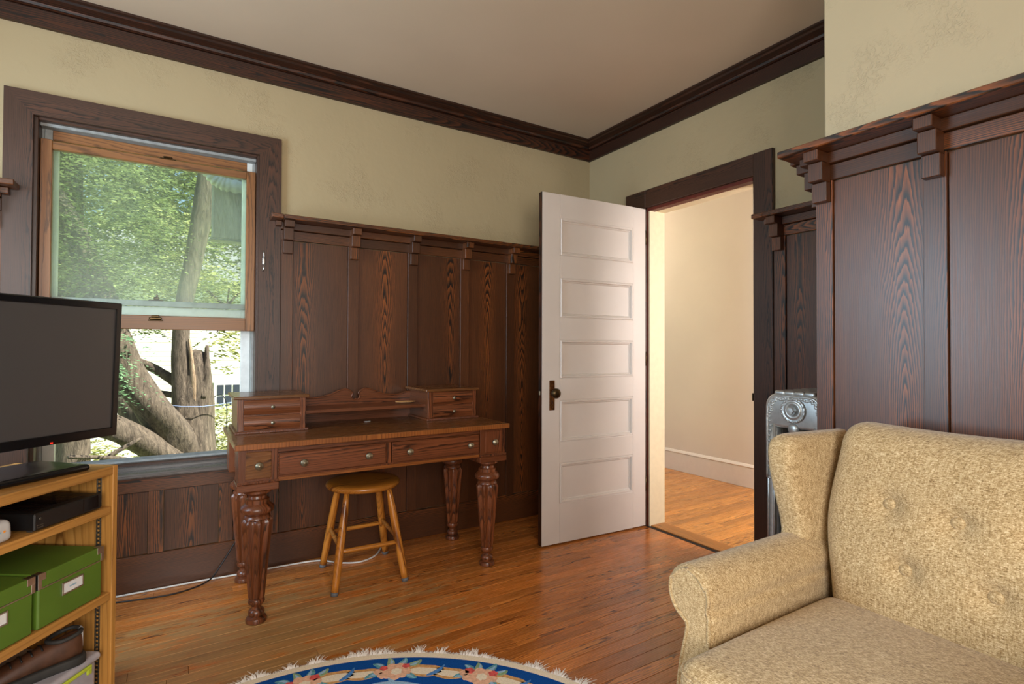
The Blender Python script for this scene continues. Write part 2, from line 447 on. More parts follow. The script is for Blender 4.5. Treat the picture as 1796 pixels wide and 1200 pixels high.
MT['iron'] = plain('aged_brass', '#4a3a24', 0.35, 0.9, var=0.25, vscale=40)
MT['ironplate'] = plain('tarnished_plate', '#6a4220', 0.4, 0.8, var=0.35, vscale=60)
MT['knob'] = plain('antique_brass_knob', '#8d8570', 0.38, 0.85, var=0.12, vscale=120)
MT['silver'] = plain('silver_radiator_paint', '#b9bdbd', 0.36, 0.75, var=0.05, vscale=60)
MT['steel'] = plain('bright_steel', '#c8c6c2', 0.28, 1.0, var=0.05)
MT['standard'] = plain('shelf_standard_steel', '#6d685e', 0.4, 0.9, var=0.2, vscale=200)
MT['tvblack'] = plain('tv_gloss_black', '#0c0c0e', 0.18, var=0.02)
MT['screen'] = plain('tv_screen', '#383738', 0.34, spec=0.9, var=0.01)
MT['tvrim'] = plain('tv_rim_grey', '#3a3c42', 0.3, 0.4, var=0.02)
MT['blackplastic'] = plain('black_plastic', '#141313', 0.4, var=0.1)
MT['glossblack'] = plain('smoked_black_panel', '#0b0a0b', 0.08, var=0.02)
MT['led'] = plain('red_led', '#ff2010', 0.4, emit=3.0, var=0.0)
MT['whiteplastic'] = plain('white_plastic', '#b9b6b3', 0.35, var=0.02)
MT['orangemark'] = plain('orange_mark', '#e8912a', 0.5)
MT['tealmark'] = plain('faded_blue_mark', '#8ca9b8', 0.6)
MT['green'] = plain('green_boxboard', '#516d1c', 0.55, var=0.05, vscale=8)
MT['card'] = plain('white_card', '#d8d6d4', 0.7, var=0.02)
MT['foot'] = plain('grey_felt_foot', '#5c5c5e', 0.6)
MT['white_cord'] = plain('white_cord', '#cfc9c0', 0.5)
MT['black_cord'] = plain('black_cord', '#15110f', 0.5)
MT['leather'] = plain('brown_shoe_leather', '#4a2c1a', 0.5, var=0.2, vscale=25)
MT['sole'] = plain('dark_rubber_sole', '#2b2926', 0.7, var=0.15)
MT['clearbin'] = plain('milky_clear_plastic', '#a9a3a8', 0.25, var=0.05)
MT['lime'] = plain('lime_plastic', '#b5c23a', 0.4)
MT['fabric'] = fabric('straw_chenille')
MT['glass'] = glass('window_glass', 0.17)
MT['glass2'] = glass('outer_glass', 0.05)
MT['stormwhite'] = plain('storm_frame_white', '#d5d8d6', 0.5, var=0.04)
MT['stormgrey'] = plain('weathered_grey_paint', '#8d8f8d', 0.6, var=0.1)
MT['stool_sill'] = wood('worn_sill', '#2a2522', '#5a514b', '#75706b', axis='X', rough=0.28, freq=150, amp=0.03, tone=0.02)
MT['rugblue'] = plain('rug_royal_blue', '#0f4a94', 0.95, spec=0.1, var=0.10, vscale=200)
MT['rugcream'] = plain('rug_cream', '#e6d8c0', 0.95, spec=0.1, var=0.06, vscale=200)
MT['ruglight'] = plain('rug_pale_blue', '#93b4cf', 0.95, spec=0.1, var=0.08, vscale=200)
MT['rugtan'] = plain('rug_tan', '#c99a63', 0.95, spec=0.1, var=0.15, vscale=80)
MT['rugpink'] = plain('rug_blush', '#dfb093', 0.95, spec=0.1, var=0.10, vscale=90)
MT['rugrose'] = plain('rug_rose', '#cf5a56', 0.95, spec=0.1, var=0.15, vscale=90)
MT['rugleaf'] = plain('rug_sage', '#86a07c', 0.95, spec=0.1, var=0.15, vscale=90)
MT['rugteal'] = plain('rug_teal', '#5f98a2', 0.95, spec=0.1, var=0.2, vscale=90)
MT['rugsky'] = plain('rug_mid_blue', '#4f83c0', 0.95, spec=0.1, var=0.15, vscale=90)
MT['fringe'] = plain('cotton_fringe', '#f0e8e0', 0.9, spec=0.1, var=0.05)
MT['bark'] = bark('grey_bark', '#352e27', '#7a6e60')
MT['heartwood'] = bark('split_heartwood', '#7a624a', '#c9b296')
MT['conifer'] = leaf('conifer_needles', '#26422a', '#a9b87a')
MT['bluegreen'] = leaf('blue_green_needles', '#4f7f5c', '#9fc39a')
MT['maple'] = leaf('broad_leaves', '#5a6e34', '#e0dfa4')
MT['farleaf'] = leaf('far_leaves', '#6a8244', '#dfe2ac')
MT['lawn'] = plain('sunny_lawn', '#a9b878', 0.9, spec=0.1, var=0.2, vscale=2)
MT['clapboard'] = plain('white_clapboard', '#e9ebe8', 0.7, var=0.02)
MT['shutter'] = plain('green_shutter', '#5a8f70', 0.6)
MT['darkglass'] = plain('dark_far_pane', '#3a4150', 0.15)
MT['roofgrey'] = plain('grey_shingles', '#85868a', 0.9)
MT['greyboard'] = bark('weathered_board', '#a8a69e', '#dad8d0')
MT['downspout'] = plain('white_downspout', '#e2e6e8', 0.4)
MT['rope'] = plain('blue_rope', '#7d8fb0', 0.7)
MT['ceramic'] = plain('glazed_dish', '#8a6a52', 0.25, var=0.1)
MT['globe'] = plain('hall_lamp_glass', '#fff0d8', 0.4, emit=2.0, var=0)

# ================================================================== ROOM SHELL
XL, YR, ZC = -3.95, -4.30, 2.642
def struct(o, label, cat): return tag(o, label, cat, kind='structure')

struct(boxes('wall_back', [((XL-.16, 0, -.1), (-3.11, .16, ZC)), ((-2.225, 0, -.1), (.14, .16, ZC)), ((-3.11, 0, 2.132), (-2.225, .16, ZC)), ((-3.11, 0, -.1), (-2.225, .16, .535))], MT['wall'], bev=0),
       'khaki textured plaster wall with the window and desk', 'wall')
struct(boxes('wall_right', [((0, -.575, -.1), (.14, .16, ZC)), ((0, -1.342, 2.05), (.14, -.575, ZC)), ((0, -4.46, -.1), (.14, -1.342, ZC))], MT['wall'], bev=0),
       'khaki plaster wall around the doorway', 'wall')
struct(box('wall_chimney', (-.70, YR, 0), (-.001, -2.06, ZC), MT['breastwall'], bev=.006), 'cream plaster chimney breast projecting beside the radiator', 'wall')
LW = dict(y0=-1.70, y1=-.70, z0=.62, z1=2.13)
struct(boxes('wall_left', [((XL-.16, -4.46, -.1), (XL, LW['y0'], ZC)), ((XL-.16, LW['y1'], -.1), (XL, 0, ZC)), ((XL-.16, LW['y0'], -.1), (XL, LW['y1'], LW['z0'])), ((XL-.16, LW['y0'], LW['z1']), (XL, LW['y1'], ZC))], MT['wall'], bev=0),
       'khaki plaster wall left of the camera', 'wall')
struct(boxes('wall_rear', [((XL, YR-.16, -.1), (-3.80, YR, ZC)), ((-2.10, YR-.16, -.1), (0, YR, ZC)), ((-3.80, YR-.16, -.1), (-2.10, YR, .72)), ((-3.80, YR-.16, 2.17), (-2.10, YR, ZC))], MT['wall'], bev=0),
       'khaki plaster wall behind the camera', 'wall')
struct(box('ceiling', (XL-.16, -4.46, ZC), (.14, .16, ZC+.12), MT['ceil'], bev=0), 'flat warm off-white painted ceiling', 'ceiling')

# ---- floor of narrow oak strips
floor = struct(box('floor', (XL-.16, -4.46, -.12), (.02, .16, -.004), MT['subfloor'], bev=0, loc=(0, 0, 0)), 'worn honey-brown oak strip floor of the room', 'floor')
rp = random.Random(3)
PW = 0.0572
def plank_rows(parent, mat, xa, xb, ya, yb, lo, hi):
    cache = {}
    y = ya
    while y > yb:
        y2 = max(y-PW, yb); x = xa - rp.uniform(0, .5)
        while x < xb-0.02:
            L = rp.choice([lo, lo*1.25, lo*1.5, (lo+hi)/2, hi*.9, hi]); x2 = x+L
            a, b = max(x, xa), min(x2, xb)
            if b-a > .03:
                key = (round(b-a, 3), round(y-y2, 4))
                if key not in cache:
                    v, f = cbox((-(b-a)/2+.0004, -(y-y2)/2+.0004, -.004), ((b-a)/2-.0004, (y-y2)/2-.0004, 0), .0009)
                    me = bpy.data.meshes.new('plank'); me.from_pydata(v, [], f); me.materials.append(mat); cache[key] = me
                o = bpy.data.objects.new('plank', cache[key]); COL.objects.link(o)
                o.location = ((a+b)/2, (y+y2)/2, 0); o.parent = parent
            x = x2
        y = y2
plank_rows(floor, MT['floor'], XL, -.012, 0.0, -2.92, .75, 1.7)
L = []; y = -2.92
while y > YR:
    L.append(((XL, y-PW+.0004, -.004), (-.012, y-.0004, 0))); y -= PW
tag(boxes('plank', L, MT['floor'], floor, .0009), kind='stuff')

# ---- hall beyond the door
hall = struct(box('floor', (.02, -2.6, -.12), (1.60, 2.6, -.004), MT['subfloor'], bev=0, loc=(0, 0, 0)), 'golden oak strip floor of the hallway beyond the door', 'floor')
plank_rows(hall, MT['hallfloor'], .135, 1.43, 1.4, -1.7, .55, 1.2)
tag(boxes('plank', [((.135, 1.4, -.004), (1.43, 2.45, 0)), ((.135, -2.45, -.004), (1.43, -1.7, 0))], MT['hallfloor'], hall, .001), kind='stuff')
struct(box('wall_hall', (1.43, -2.6, -.1), (1.57, 2.6, ZC), MT['hallwall'], bev=0), 'smooth cream hallway wall seen through the doorway', 'wall')
struct(box('wall_hall_end', (.14, 2.45, -.1), (1.43, 2.6, ZC), MT['hallwall'], bev=0), 'cream end wall of the hallway out of sight', 'wall')
struct(boxes('wall_hall_front', [((.14, -2.6, -.1), (.5, -2.45, ZC)), ((1.1, -2.6, -.1), (1.43, -2.45, ZC)), ((.5, -2.6, -.1), (1.1, -2.45, .8)), ((.5, -2.6, 2.1), (1.1, -2.45, ZC))], MT['hallwall'], bev=0), 'cream near end wall of the hallway with its window opening', 'wall')
struct(box('ceiling', (.14, -2.6, ZC), (1.57, 2.6, ZC+.12), MT['hallwall'], bev=0), 'cream ceiling of the hallway', 'ceiling')
bh = struct(empty('baseboard_hall', (1.43, 0, 0)), 'white moulded baseboard along the hallway wall', 'baseboard')
box('board', (-.016, -2.45, 0), (0, 2.45, .165), MT['hallbase'], bh, .002)
V, F = extrude_vf([(0, .165), (-.016, .165), (-.020, .172), (-.014, .182), (-.006, .192), (0, .194)], lambda a, b, t: (a, t, b), -2.45, 2.45)
fix_normals(raw('cap_moulding', V, F, MT['hallbase'], bh))
box('board', (-1.29, 2.434, 0), (-.016, 2.45, .165), MT['hallbase'], bh, .002)
# hall lamp (above the doorway head, out of the picture) and daylight from the hall window
hl = tag(empty('ceiling_lamp', (.75, 1.35, ZC)), 'frosted glass globe lamp on the hallway ceiling', 'lamp')
V, F = lathe_vf([(.07, 0), (.07, -.02), (.03, -.03), (.03, -.05)], 20); fix_normals(raw('ceiling_plate', V, F, MT['steel'], hl, True))
V, F = lathe_vf([(.02, -.05), (.06, -.06), (.10, -.10), (.11, -.14), (.09, -.19), (.05, -.22), (.01, -.23)], 24); fix_normals(raw('lamp_shade', V, F, MT['globe'], hl, True))
lamp('hall_lamp_light', 'POINT', 36, (.75, 1.35, 2.34), None, (1.0, .88, .74), .09)
lamp('hall_window_daylight', 'AREA', 46, (.8, -2.50, 1.45), (.9, 0, 1.1), (1.0, .93, .90), .58, 1.25)

# ---- threshold, door jamb and casing
th = struct(empty('trim_4', (.06, -.96, 0)), 'flat oak threshold board across the doorway', 'threshold')
box('board', (-.046, -.382, -.002), (.075, .385, .006), MT['threshold'], th, .003)
box('dark_joint', (-.075, -.382, -.004), (-.048, .385, .001), MT['subfloor'], th, .001)  # dark strip filling the joint between floor boards and threshold
dc = struct(empty('trim_3', (0, -.92, 0)), 'dark stained wood casing around the doorway', 'door casing')
box('casing', (-.024, -.422, 0), (0, -.53, 2.165), MT['caseZ'], dc, .003)
box('casing', (-.022, .345, 0), (0, .452, 2.05), MT['caseZ'], dc, .003)
box('casing', (-.022, .345, 2.05), (0, .522, 2.165), MT['caseY'], dc, .003)
box('casing', (-.022, -.422, 2.05), (0, .345, 2.165), MT['caseY'], dc, .003)
box('jamb', (.004, .328, 0), (.14, .345, 2.05), MT['jamb'], dc, .001)
box('jamb', (-.004, .338, 0), (.004, .346, 2.05), MT['redjamb'], dc, .001)
box('jamb', (0, -.422, 0), (.14, -.405, 2.05), MT['caseZ'], dc, .001)
box('jamb', (.05, -.405, 2.033), (.14, .328, 2.05), MT['jamb'], dc, .001)
box('jamb', (-.002, -.405, 2.030), (.05, .345, 2.05), MT['redjamb'], dc, .001)
box('strike_plate', (-.003, -.4045, .865), (.012, -.398, .905), MT['iron'], dc, .001)

# ---- wainscot: panels, stiles, rails, brackets and the shelf-like cap
def wainscot(name, label, P, loc, s0, s1, stiles, axis_h, zb=.172, zt=1.797, brackets=True, cap=None, sw=.030, wide_end=None):
    e = struct(empty(name, loc), label, 'wainscot'); l = Vector(loc)
    def B(nm, s_0, s_1, d0, d1, z0, z1, mat, bev=.002):
        return box(nm, Vector(P(s_0, d0, z0))-l, Vector(P(s_1, d1, z1))-l, mat, e, bev)
    hm = MT['wain'+axis_h]; vm = MT['wainZ']
    edges = []
    for s in stiles:
        a, b = max(s0, s-sw), min(s1, s+sw)
        B('stile', a, b, 0.0, .018, zb, zt-.092, vm, .001); edges.append((a, b))
    edges.sort()
    pts = [s0] + [x for ab in edges for x in ab] + [s1]
    for k in range(0, len(pts), 2):
        if pts[k+1]-pts[k] > .02: B('panel', pts[k]+.0015, pts[k+1]-.0015, -.002, .008, zb, zt-.094, vm, .001)
    if zt > 1.7:
        cuts = [s0]+sorted(s for s in stiles if s0+.05 < s < s1-.05)+[s1]
        for k in range(len(cuts)-1):
            B('rail', cuts[k], cuts[k+1], 0, .0185, zt-.092, zt-.040, hm)
            B('rail', cuts[k]+(.022 if brackets and k > 0 else 0), cuts[k+1], 0, .034, zt-.038, zt, hm)
    if brackets:
        for s in stiles:
            parts = []
            for (z0, z1, d) in ((zt-.035, zt-.0005, .100), (zt-.098, zt-.036, .072), (zt-.165, zt-.099, .046)):
                a = Vector(P(s-.0235, .0175, z0))-l; b = Vector(P(s+.0235, d, z1))-l; parts.append(cbox(a, b, .002))
            V, F = join(parts); raw('bracket', V, F, vm, e)
    if cap:
        B('cap_shelf', cap[0], cap[1], cap[2], .118, zt, zt+.023, hm, .003)
    return e, B
Pb = lambda s, d, z: (s, -d, z)
Pr = lambda s, d, z: (-d, s, z)
Pc = lambda s, d, z: (-.70-d, s, z)
Ps = lambda s, d, z: (s, -2.06+d, z)
e, B = wainscot('trim_2', 'dark wood wainscot with bracketed shelf cap behind the desk', Pb, (-1.06, 0, 0), -2.122, -.002,
                [-2.089, -1.739, -1.386, -1.038, -.698, -.35, -.03], 'X', cap=(-2.12, -.002, .0))
B('cap_shelf', -2.178, -2.121, .0245, .118, 1.797, 1.820, MT['wainX'], .003)
B('rail', -2.150, -2.122, .0245, .060, 1.770, 1.796, MT['wainX'], .002)
e, B = wainscot('trim_5', 'dark wood wainscot left of the window, only its shelf end in view', Pb, (-3.58, 0, 0), XL+.002, -3.206, [-3.92, -3.58, -3.236], 'X', cap=(XL+.002, -3.205, 0))
B('cap_shelf', -3.205, -3.150, .0245, .118, 1.797, 1.820, MT['wainX'], .003)
B('rail', -3.205, -3.178, .0245, .060, 1.770, 1.796, MT['wainX'], .002)
e, B = wainscot('trim_6', 'low dark panelled wainscot under the window', Pb, (-2.66, 0, 0), -3.205, -2.123, [-3.19, -2.945, -2.654, -2.363, -2.14], 'X', zt=.556, brackets=False)
B('rail', -3.205, -2.123, 0, .020, .462, .534, MT['wainX'])
e, B = wainscot('trim_7', 'narrow dark wainscot between doorway casing and chimney breast', Pr, (0, -1.75, 0), -2.058, -1.452, [-1.482, -1.80, -2.03], 'Y', cap=(-2.058, -1.453, 0))
B('cap_shelf', -1.453, -1.391, .0245, .118, 1.797, 1.820, MT['wainY'], .003)
B('rail', -1.452, -1.425, .0245, .060, 1.770, 1.796, MT['wainY'], .002)
e, B = wainscot('trim_8', 'large dark panelled wainscot on the chimney breast behind the armchair', Pc, (-.70, -3.0, 0), YR+.002, -2.042,
                [-2.067, -2.383, -2.70, -3.017, -3.334, -3.65, -3.97], 'Y', cap=(YR+.002, -1.962, -.005), sw=.0285)
e, B = wainscot('trim_9', 'dark wainscot on the side of the chimney breast by the radiator', Ps, (-.35, -2.06, 0), -.70, -.02, [-.672, -.36, -.05], 'X', cap=(-.705, -.12, 0))
B('rail', -.745, -.70, .0, .060, 1.770, 1.796, MT['wainX'])
# baseboards
def base(name, label, P, loc, s0, s1, ax, d=.0193):
    e = struct(empty(name, loc), label, 'baseboard'); l = Vector(loc)
    box('board', Vector(P(s0, 0, 0))-l, Vector(P(s1, d, .170))-l, MT['wain'+ax], e, .003)
base('baseboard_back', 'tall dark wood baseboard under the window and desk', Pb, (-1.97, 0, 0), XL, -.002, 'X')
base('baseboard_right', 'dark baseboard piece behind the radiator', Pr, (0, -1.75, 0), -2.04, -1.452, 'Y')
base('baseboard_chimney', 'dark baseboard along the chimney breast', Pc, (-.7, -3.1, 0), YR, -2.04, 'Y')
base('baseboard_corner', 'dark baseboard behind the open door', Pr, (0, -.2, 0), -.39, -.02, 'Y')

# ---- crown moulding
cr = struct(empty('trim_1', (0, 0, 2.519)), 'dark stained crown moulding round the ceiling', 'crown moulding')
bprof = [(0, 0), (.020, 0), (.020, .072), (.014, .078), (0, .078)]
mprof = [(0, .079), (.018, .079), (.030, .083), (.036, .093), (.052, .098), (.074, .103), (.082, .110), (.098, .113), (.098, .1225), (0, .1225)]
for nm, prof in (('crown_board', bprof), ('crown_cove', mprof)):
    n = len(prof)
    for side in (0, 1, 2):
        V = []
        for d, z in prof: V.append([(XL, -d, z), (-d, -2.06, z), (XL+d, YR, z)][side])
        for d, z in prof: V.append([(-d, -d, z), (-d, -d, z), (XL+d, -d, z)][side])
        F = [[k for k in range(n)], [n+k for k in range(n)]] + [[k, (k+1) % n, n+(k+1) % n, n+k] for k in range(n)]
        fix_normals(raw(nm, V, F, MT['crown'+'XYY'[side]], cr))

# ---- window 1
wi = struct(empty('window_1', (-2.667, 0, .535)), 'double-hung window with orange-brown raised sash in dark casing', 'window')
WL = Vector((-2.667, 0, .535))
def W(nm, a, b, mat, parent=None, bev=.002):
    return box(nm, Vector(a)-WL, Vector(b)-WL, mat, parent or wi, bev)
def prismW(nm, pts, y0, y1, mat):
    V, F = extrude_vf(pts, lambda a, b, t: (a-WL.x, t, b-WL.z), y0, y1); return fix_normals(raw(nm, V, F, mat, wi))
prismW('casing', [(-3.205, .535), (-3.110, .535), (-3.110, 2.132), (-3.205, 2.232)], -.024, 0, MT['caseZ'])
prismW('casing', [(-2.225, .535), (-2.122, .535), (-2.122, 2.232), (-2.225, 2.132)], -.024, 0, MT['caseZ'])
prismW('casing', [(-3.205, 2.232), (-3.110, 2.132), (-2.225, 2.132), (-2.122, 2.232)], -.024, 0, MT['caseX'])
W('jamb', (-3.112, 0, .56), (-3.096, .075, 2.132), MT['caseZ']); W('jamb', (-2.236, 0, .56), (-2.223, .075, 2.132), MT['caseZ'])
W('jamb', (-3.112, .075, .56), (-3.088, .16, 2.132), MT['stormgrey']); W('jamb', (-2.248, .075, .56), (-2.223, .16, 2.132), MT['stormgrey'])
W('jamb', (-3.096, 0, 2.120), (-2.236, .03, 2.134), MT['caseX']); W('jamb', (-3.096, .03, 2.108), (-2.236, .16, 2.134), MT['stormgrey'])
W('stool', (-3.235, -.066, .534), (-2.095, .03, .557), MT['stool_sill'], bev=.006)
W('sill', (-3.11, .03, .536), (-2.225, .072, .571), MT['stool_sill'], bev=.003)
W('sill', (-3.11, .072, .536), (-2.225, .110, .583), MT['caseX'], bev=.003)
W('sill', (-3.11, .110, .536), (-2.225, .20, .592), MT['stormgrey'], bev=.003)
sa = empty('sash', (-2.667-WL.x, .048, 1.222-WL.z), parent=wi)
def sash(nm, a, b, mat, parent): return box(nm, Vector(a)-Vector((-2.667, .048, 1.222)), Vector(b)-Vector((-2.667, .048, 1.222)), mat, parent, .002)
sash('stile', (-3.094, .03, 1.222), (-3.054, .066, 2.052), MT['sashZ'], sa); sash('stile', (-2.280, .03, 1.222), (-2.238, .066, 2.052), MT['sashZ'], sa)
sash('rail', (-3.054, .031, 1.222), (-2.280, .065, 1.288), MT['sashX'], sa); sash('rail', (-3.054, .031, 2.012), (-2.280, .065, 2.047), MT['sashX'], sa)
sash('pane', (-3.058, .046, 1.284), (-2.276, .050, 2.016), MT['glass'], sa)
V, F = join([cbox((-.03, -.024, .040), (.03, -.0165, .046), .002), cbox((-.026, -.0275, .046), (.026, -.017, .058), .004), cbox((-.016, -.024, .058), (.016, -.017, .068), .003)])
raw('sash_lift', V, F, MT['iron'], sa, loc=(0, 0, 0))
V, F = join([cbox((.01, -.012, .825), (.075, .010, .831), .002), cbox((.022, -.016, .831), (.062, .004, .840), .004)])
raw('sash_lock', V, F, MT['iron'], sa, loc=(0, 0, 0))
us = empty('sash', (-2.667-WL.x, .095, 1.31-WL.z), parent=wi)
def sash2(nm, a, b, mat): return box(nm, Vector(a)-Vector((-2.667, .095, 1.31)), Vector(b)-Vector((-2.667, .095, 1.31)), mat, us, .002)
sash2('stile', (-3.088, .078, 1.335), (-3.060, .108, 2.110), MT['stormgrey']); sash2('stile', (-2.274, .078, 1.335), (-2.248, .108, 2.110), MT['stormwhite'])
sash2('rail', (-3.060, .079, 1.335), (-2.274, .107, 1.362), MT['stormgrey']); sash2('rail', (-3.060, .079, 2.064), (-2.274, .107, 2.108), MT['sashX'])
sash2('pane', (-3.063, .091, 1.358), (-2.271, .095, 2.068), MT['glass2'])
V, F = join([cbox((-.03, -.020, .052), (.03, .004, .057), .002), cbox((-.010, -.018, .057), (.014, 0, .072), .004), cbox((.0, -.014, .07), (.008, -.006, .084), .002)])
raw('sash_lock', V, F, MT['iron'], us, loc=(0, 0, 0))
st = empty('storm_frame', (-2.667-WL.x, .135, 0.6-WL.z), parent=wi)
def storm(nm, a, b, mat): return box(nm, Vector(a)-Vector((-2.667, .135, .6)), Vector(b)-Vector((-2.667, .135, .6)), mat, st, .002)
storm('stile', (-3.088, .12, .594), (-3.045, .15, 2.108), MT['stormwhite']); storm('stile', (-2.292, .12, .594), (-2.248, .15, 2.108), MT['stormwhite'])
storm('rail', (-3.045, .121, 1.292), (-2.292, .149, 1.334), MT['stormwhite']); storm('rail', (-3.045, .121, 2.075), (-2.292, .149, 2.108), MT['stormwhite'])
# cleat with cord hook on the casing
ck = tag(empty('cord_cleat', (-2.203, -.024, 1.53)), 'small silver cord cleat screwed to the window casing', 'cleat')
tube('hook', [(-.004, -.010, .105), (0, -.014, .09), (.002, -.010, .07), (0, -.004, .062)], .0035, MT['steel'], ck)
tube('hook', [(-.004, -.012, .0), (0, -.014, .015), (.003, -.010, .034), (0, -.004, .042)], .0035, MT['steel'], ck)
V, F = rbox_vf((0, -.0045, .052), (.006, .0040, .018), .003, 3); raw('plate', V, F, MT['steel'], ck, True)

# ---- left-wall window, and one added behind the camera for fill light
def plain_window(nm, label, P, loc, s0, s1, z0, z1, mull):
    e = struct(empty(nm, loc), label, 'window'); l = Vector(loc)
    def B(n_, a0, a1, d0, d1, b0, b1, mat): return box(n_, Vector(P(a0, d0, b0))-l, Vector(P(a1, d1, b1))-l, mat, e, .002)
    B('casing', s0-.10, s0, 0, .022, z0-.03, z1+.1, MT['caseZ']); B('casing', s1, s1+.10, 0, .022, z0-.03, z1+.1, MT['caseZ'])
    B('casing', s0, s1, 0, .022, z1, z1+.1, MT['caseX']); B('stool', s0-.11, s1+.11, 0, .06, z0-.025, z0, MT['stool_sill'])
    for k in range(mull+1):
        s = s0+(s1-s0)*k/mull; B('stile', max(s0, s-.03), min(s1, s+.03), -.09, -.05, z0, z1, MT['sashZ'])
    for z in (z0+.03, (z0+z1)/2, z1-.03): B('rail', s0+.03, s1-.03, -.088, -.052, z-.025, z+.025, MT['sashX'])
plain_window('window_2', 'tall window in the left wall, behind the picture edge', lambda s, d, z: (XL+d, s, z), (XL, -1.2, .6), LW['y0'], LW['y1'], LW['z0'], LW['z1'], 1)
plain_window('window_3', 'wide added window in the unseen wall behind the camera', lambda s, d, z: (s, YR+d, z), (-2.95, YR, .7), -3.80, -2.10, .72, 2.17, 2)

# ---- the open door
dr = struct(empty('door_1', (-.0253, -.583, .01), math.atan2(.0403, -.7845)), 'open white five-panel door with dark knob', 'door')
DWd, DH, DT = .7855, 2.03, .036
PZ = [(1.903, 1.68), (1.552, 1.317), (1.19, .962), (.838, .592), (.473, .236)]
PX0, PX1 = .106, .662
box('stile', (0, -DT, 0), (PX0, 0, DH), MT['door'], dr, .002); box('stile', (PX1, -DT, 0), (DWd, 0, DH), MT['door'], dr, .002)
zz = [DH] + [z-.01 for p_ in PZ for z in p_] + [0]
for k in range(0, len(zz), 2): box('rail', (PX0, -DT, zz[k+1]), (PX1, 0, zz[k]), MT['door'], dr, .0008)
for a, b in PZ:
    z1, z0 = a-.01, b-.01
    pn = box('panel', (PX0-.004, -DT+.010, z0-.004), (PX1+.004, -.012, z1+.004), MT['door'], dr, .0005)
    V = []; F = []                              # moulding: two stepped mitred frames
    prof = [(0, -.0005), (.004, -.002), (.007, .003), (.014, .0025), (.018, -.007), (.022, -.006), (.027, -.012)]
    for ins, d in prof:
        V += [(PX0+ins, d, z0+ins), (PX1-ins, d, z0+ins), (PX1-ins, d, z1-ins), (PX0+ins, d, z1-ins)]
    for i in range(len(prof)-1):
        for k in range(4): F.append([i*4+k, i*4+(k+1) % 4, i*4+4+(k+1) % 4, i*4+4+k])
    fix_normals(raw('moulding', V, F, MT['door'], dr))
tag(box('edge', (DWd, -DT+.001, .001), (DWd+.0022, -.001, DH-.001), MT['crownZ'], dr, .0005), 'unpainted dark wood edge')
box('latch', (DWd+.002, -.026, .86), (DWd+.008, -.012, .885), MT['knob'], dr, .002)
pl = box('escutcheon', (.700, -.0005, .772), (.737, .004, .944), MT['ironplate'], dr, .002)
V, F = lathe_vf([(.011, .003), (.011, .022), (.014, .026), (.020, .030), (.0285, .040), (.029, .050), (.024, .058), (.014, .062), (.002, .0625)], 24)
V = [(x, z, y) for x, y, z in V]
fix_normals(raw('knob', [(v[0]+.7185, v[1], v[2]+.872) for v in V], F, MT['iron'], dr, True))
V, F = join([lathe_vf([(.004, -.001), (.004, .0012)], 12)]); V = [(x+.7185, z+.0036, y+.825) for x, y, z in V]
hole = join([(V, F), cbox((.7165, .003, .808), (.7205, .0049, .825), .0005)]); fix_normals(raw('keyhole', hole[0], hole[1], MT['blackplastic'], dr))
for z in (.22, 1.02, 1.80):
    V, F = lathe_vf([(.006, z), (.006, z+.09)], 10, (-.004, -.003)); raw('hinge', V, F, MT['iron'], dr, True)

# ================================================================== FURNITURE
# ---- antique desk
dk = tag(empty('writing_desk', (-1.74, -.35, 0)), 'antique mahogany writing desk with turned fluted legs and small drawer boxes', 'desk')
DL = Vector((-1.74, -.35, 0))
def dB(nm, a, b, mat, parent=None, bev=.002): return box(nm, Vector(a)-DL, Vector(b)-DL, mat, parent or dk, bev)
def knob(parent, c, r, d, mat='knob', axis='-y', off=None):
    V, F = lathe_vf([(r*.45, 0), (r*.40, d*.35), (r*.62, d*.5), (r, d*.62), (r*1.02, d*.78), (r*.85, d*.92), (r*.45, d*.96), (r*.35, d*1.05), (r*.02, d*1.08)], 18)
    V = [(x+c[0], -z+c[1], y+c[2]) for x, y, z in V]
    return fix_normals(raw('knob', V, F, MT[mat], parent, True))
top = dB('top', (-2.380, -.658, .7215), (-1.100, -.045, .7455), MT['desktopX'], bev=.003)
dB('top_edge_band', (-2.381, -.6595, .7225), (-1.099, -.6565, .7445), MT['veneerZ'], bev=.001)
# carcass
YF = -.622
dB('apron', (-2.217, -.60, .592), (-1.255, -.585, .7215), MT['deskX'])
dB('apron', (-2.345, -.56, .58), (-2.325, -.08, .7215), MT['deskY']); dB('apron', (-1.150, -.56, .58), (-1.130, -.08, .7215), MT['deskY'])
dB('apron', (-2.345, -.09, .58), (-1.130, -.07, .7215), MT['deskX'])
dB('front_rail', (-2.217, YF+.004, .6965), (-1.255, -.585, .7215), MT['deskX'])
dB('front_rail', (-2.217, YF+.002, .577), (-1.255, -.585, .597), MT['veneerX'])
dB('front_divider', (-1.748, YF+.004, .597), (-1.724, -.585, .6965), MT['deskZ'])
for x0, x1 in ((-2.365, -2.217), (-1.255, -1.107)):
    dB('corner_block', (x0, -.628, .578), (x1, -.50, .7215), MT['deskZ'], bev=.002)
    dB('corner_block', (x0-.006, -.636, .549), (x1+.004, -.50, .578), MT['deskX'], bev=.002)
    for yb in (-.20,): dB('corner_block', (x0, yb, .549), (x1, yb+.128, .7215), MT['deskZ'], bev=.002)
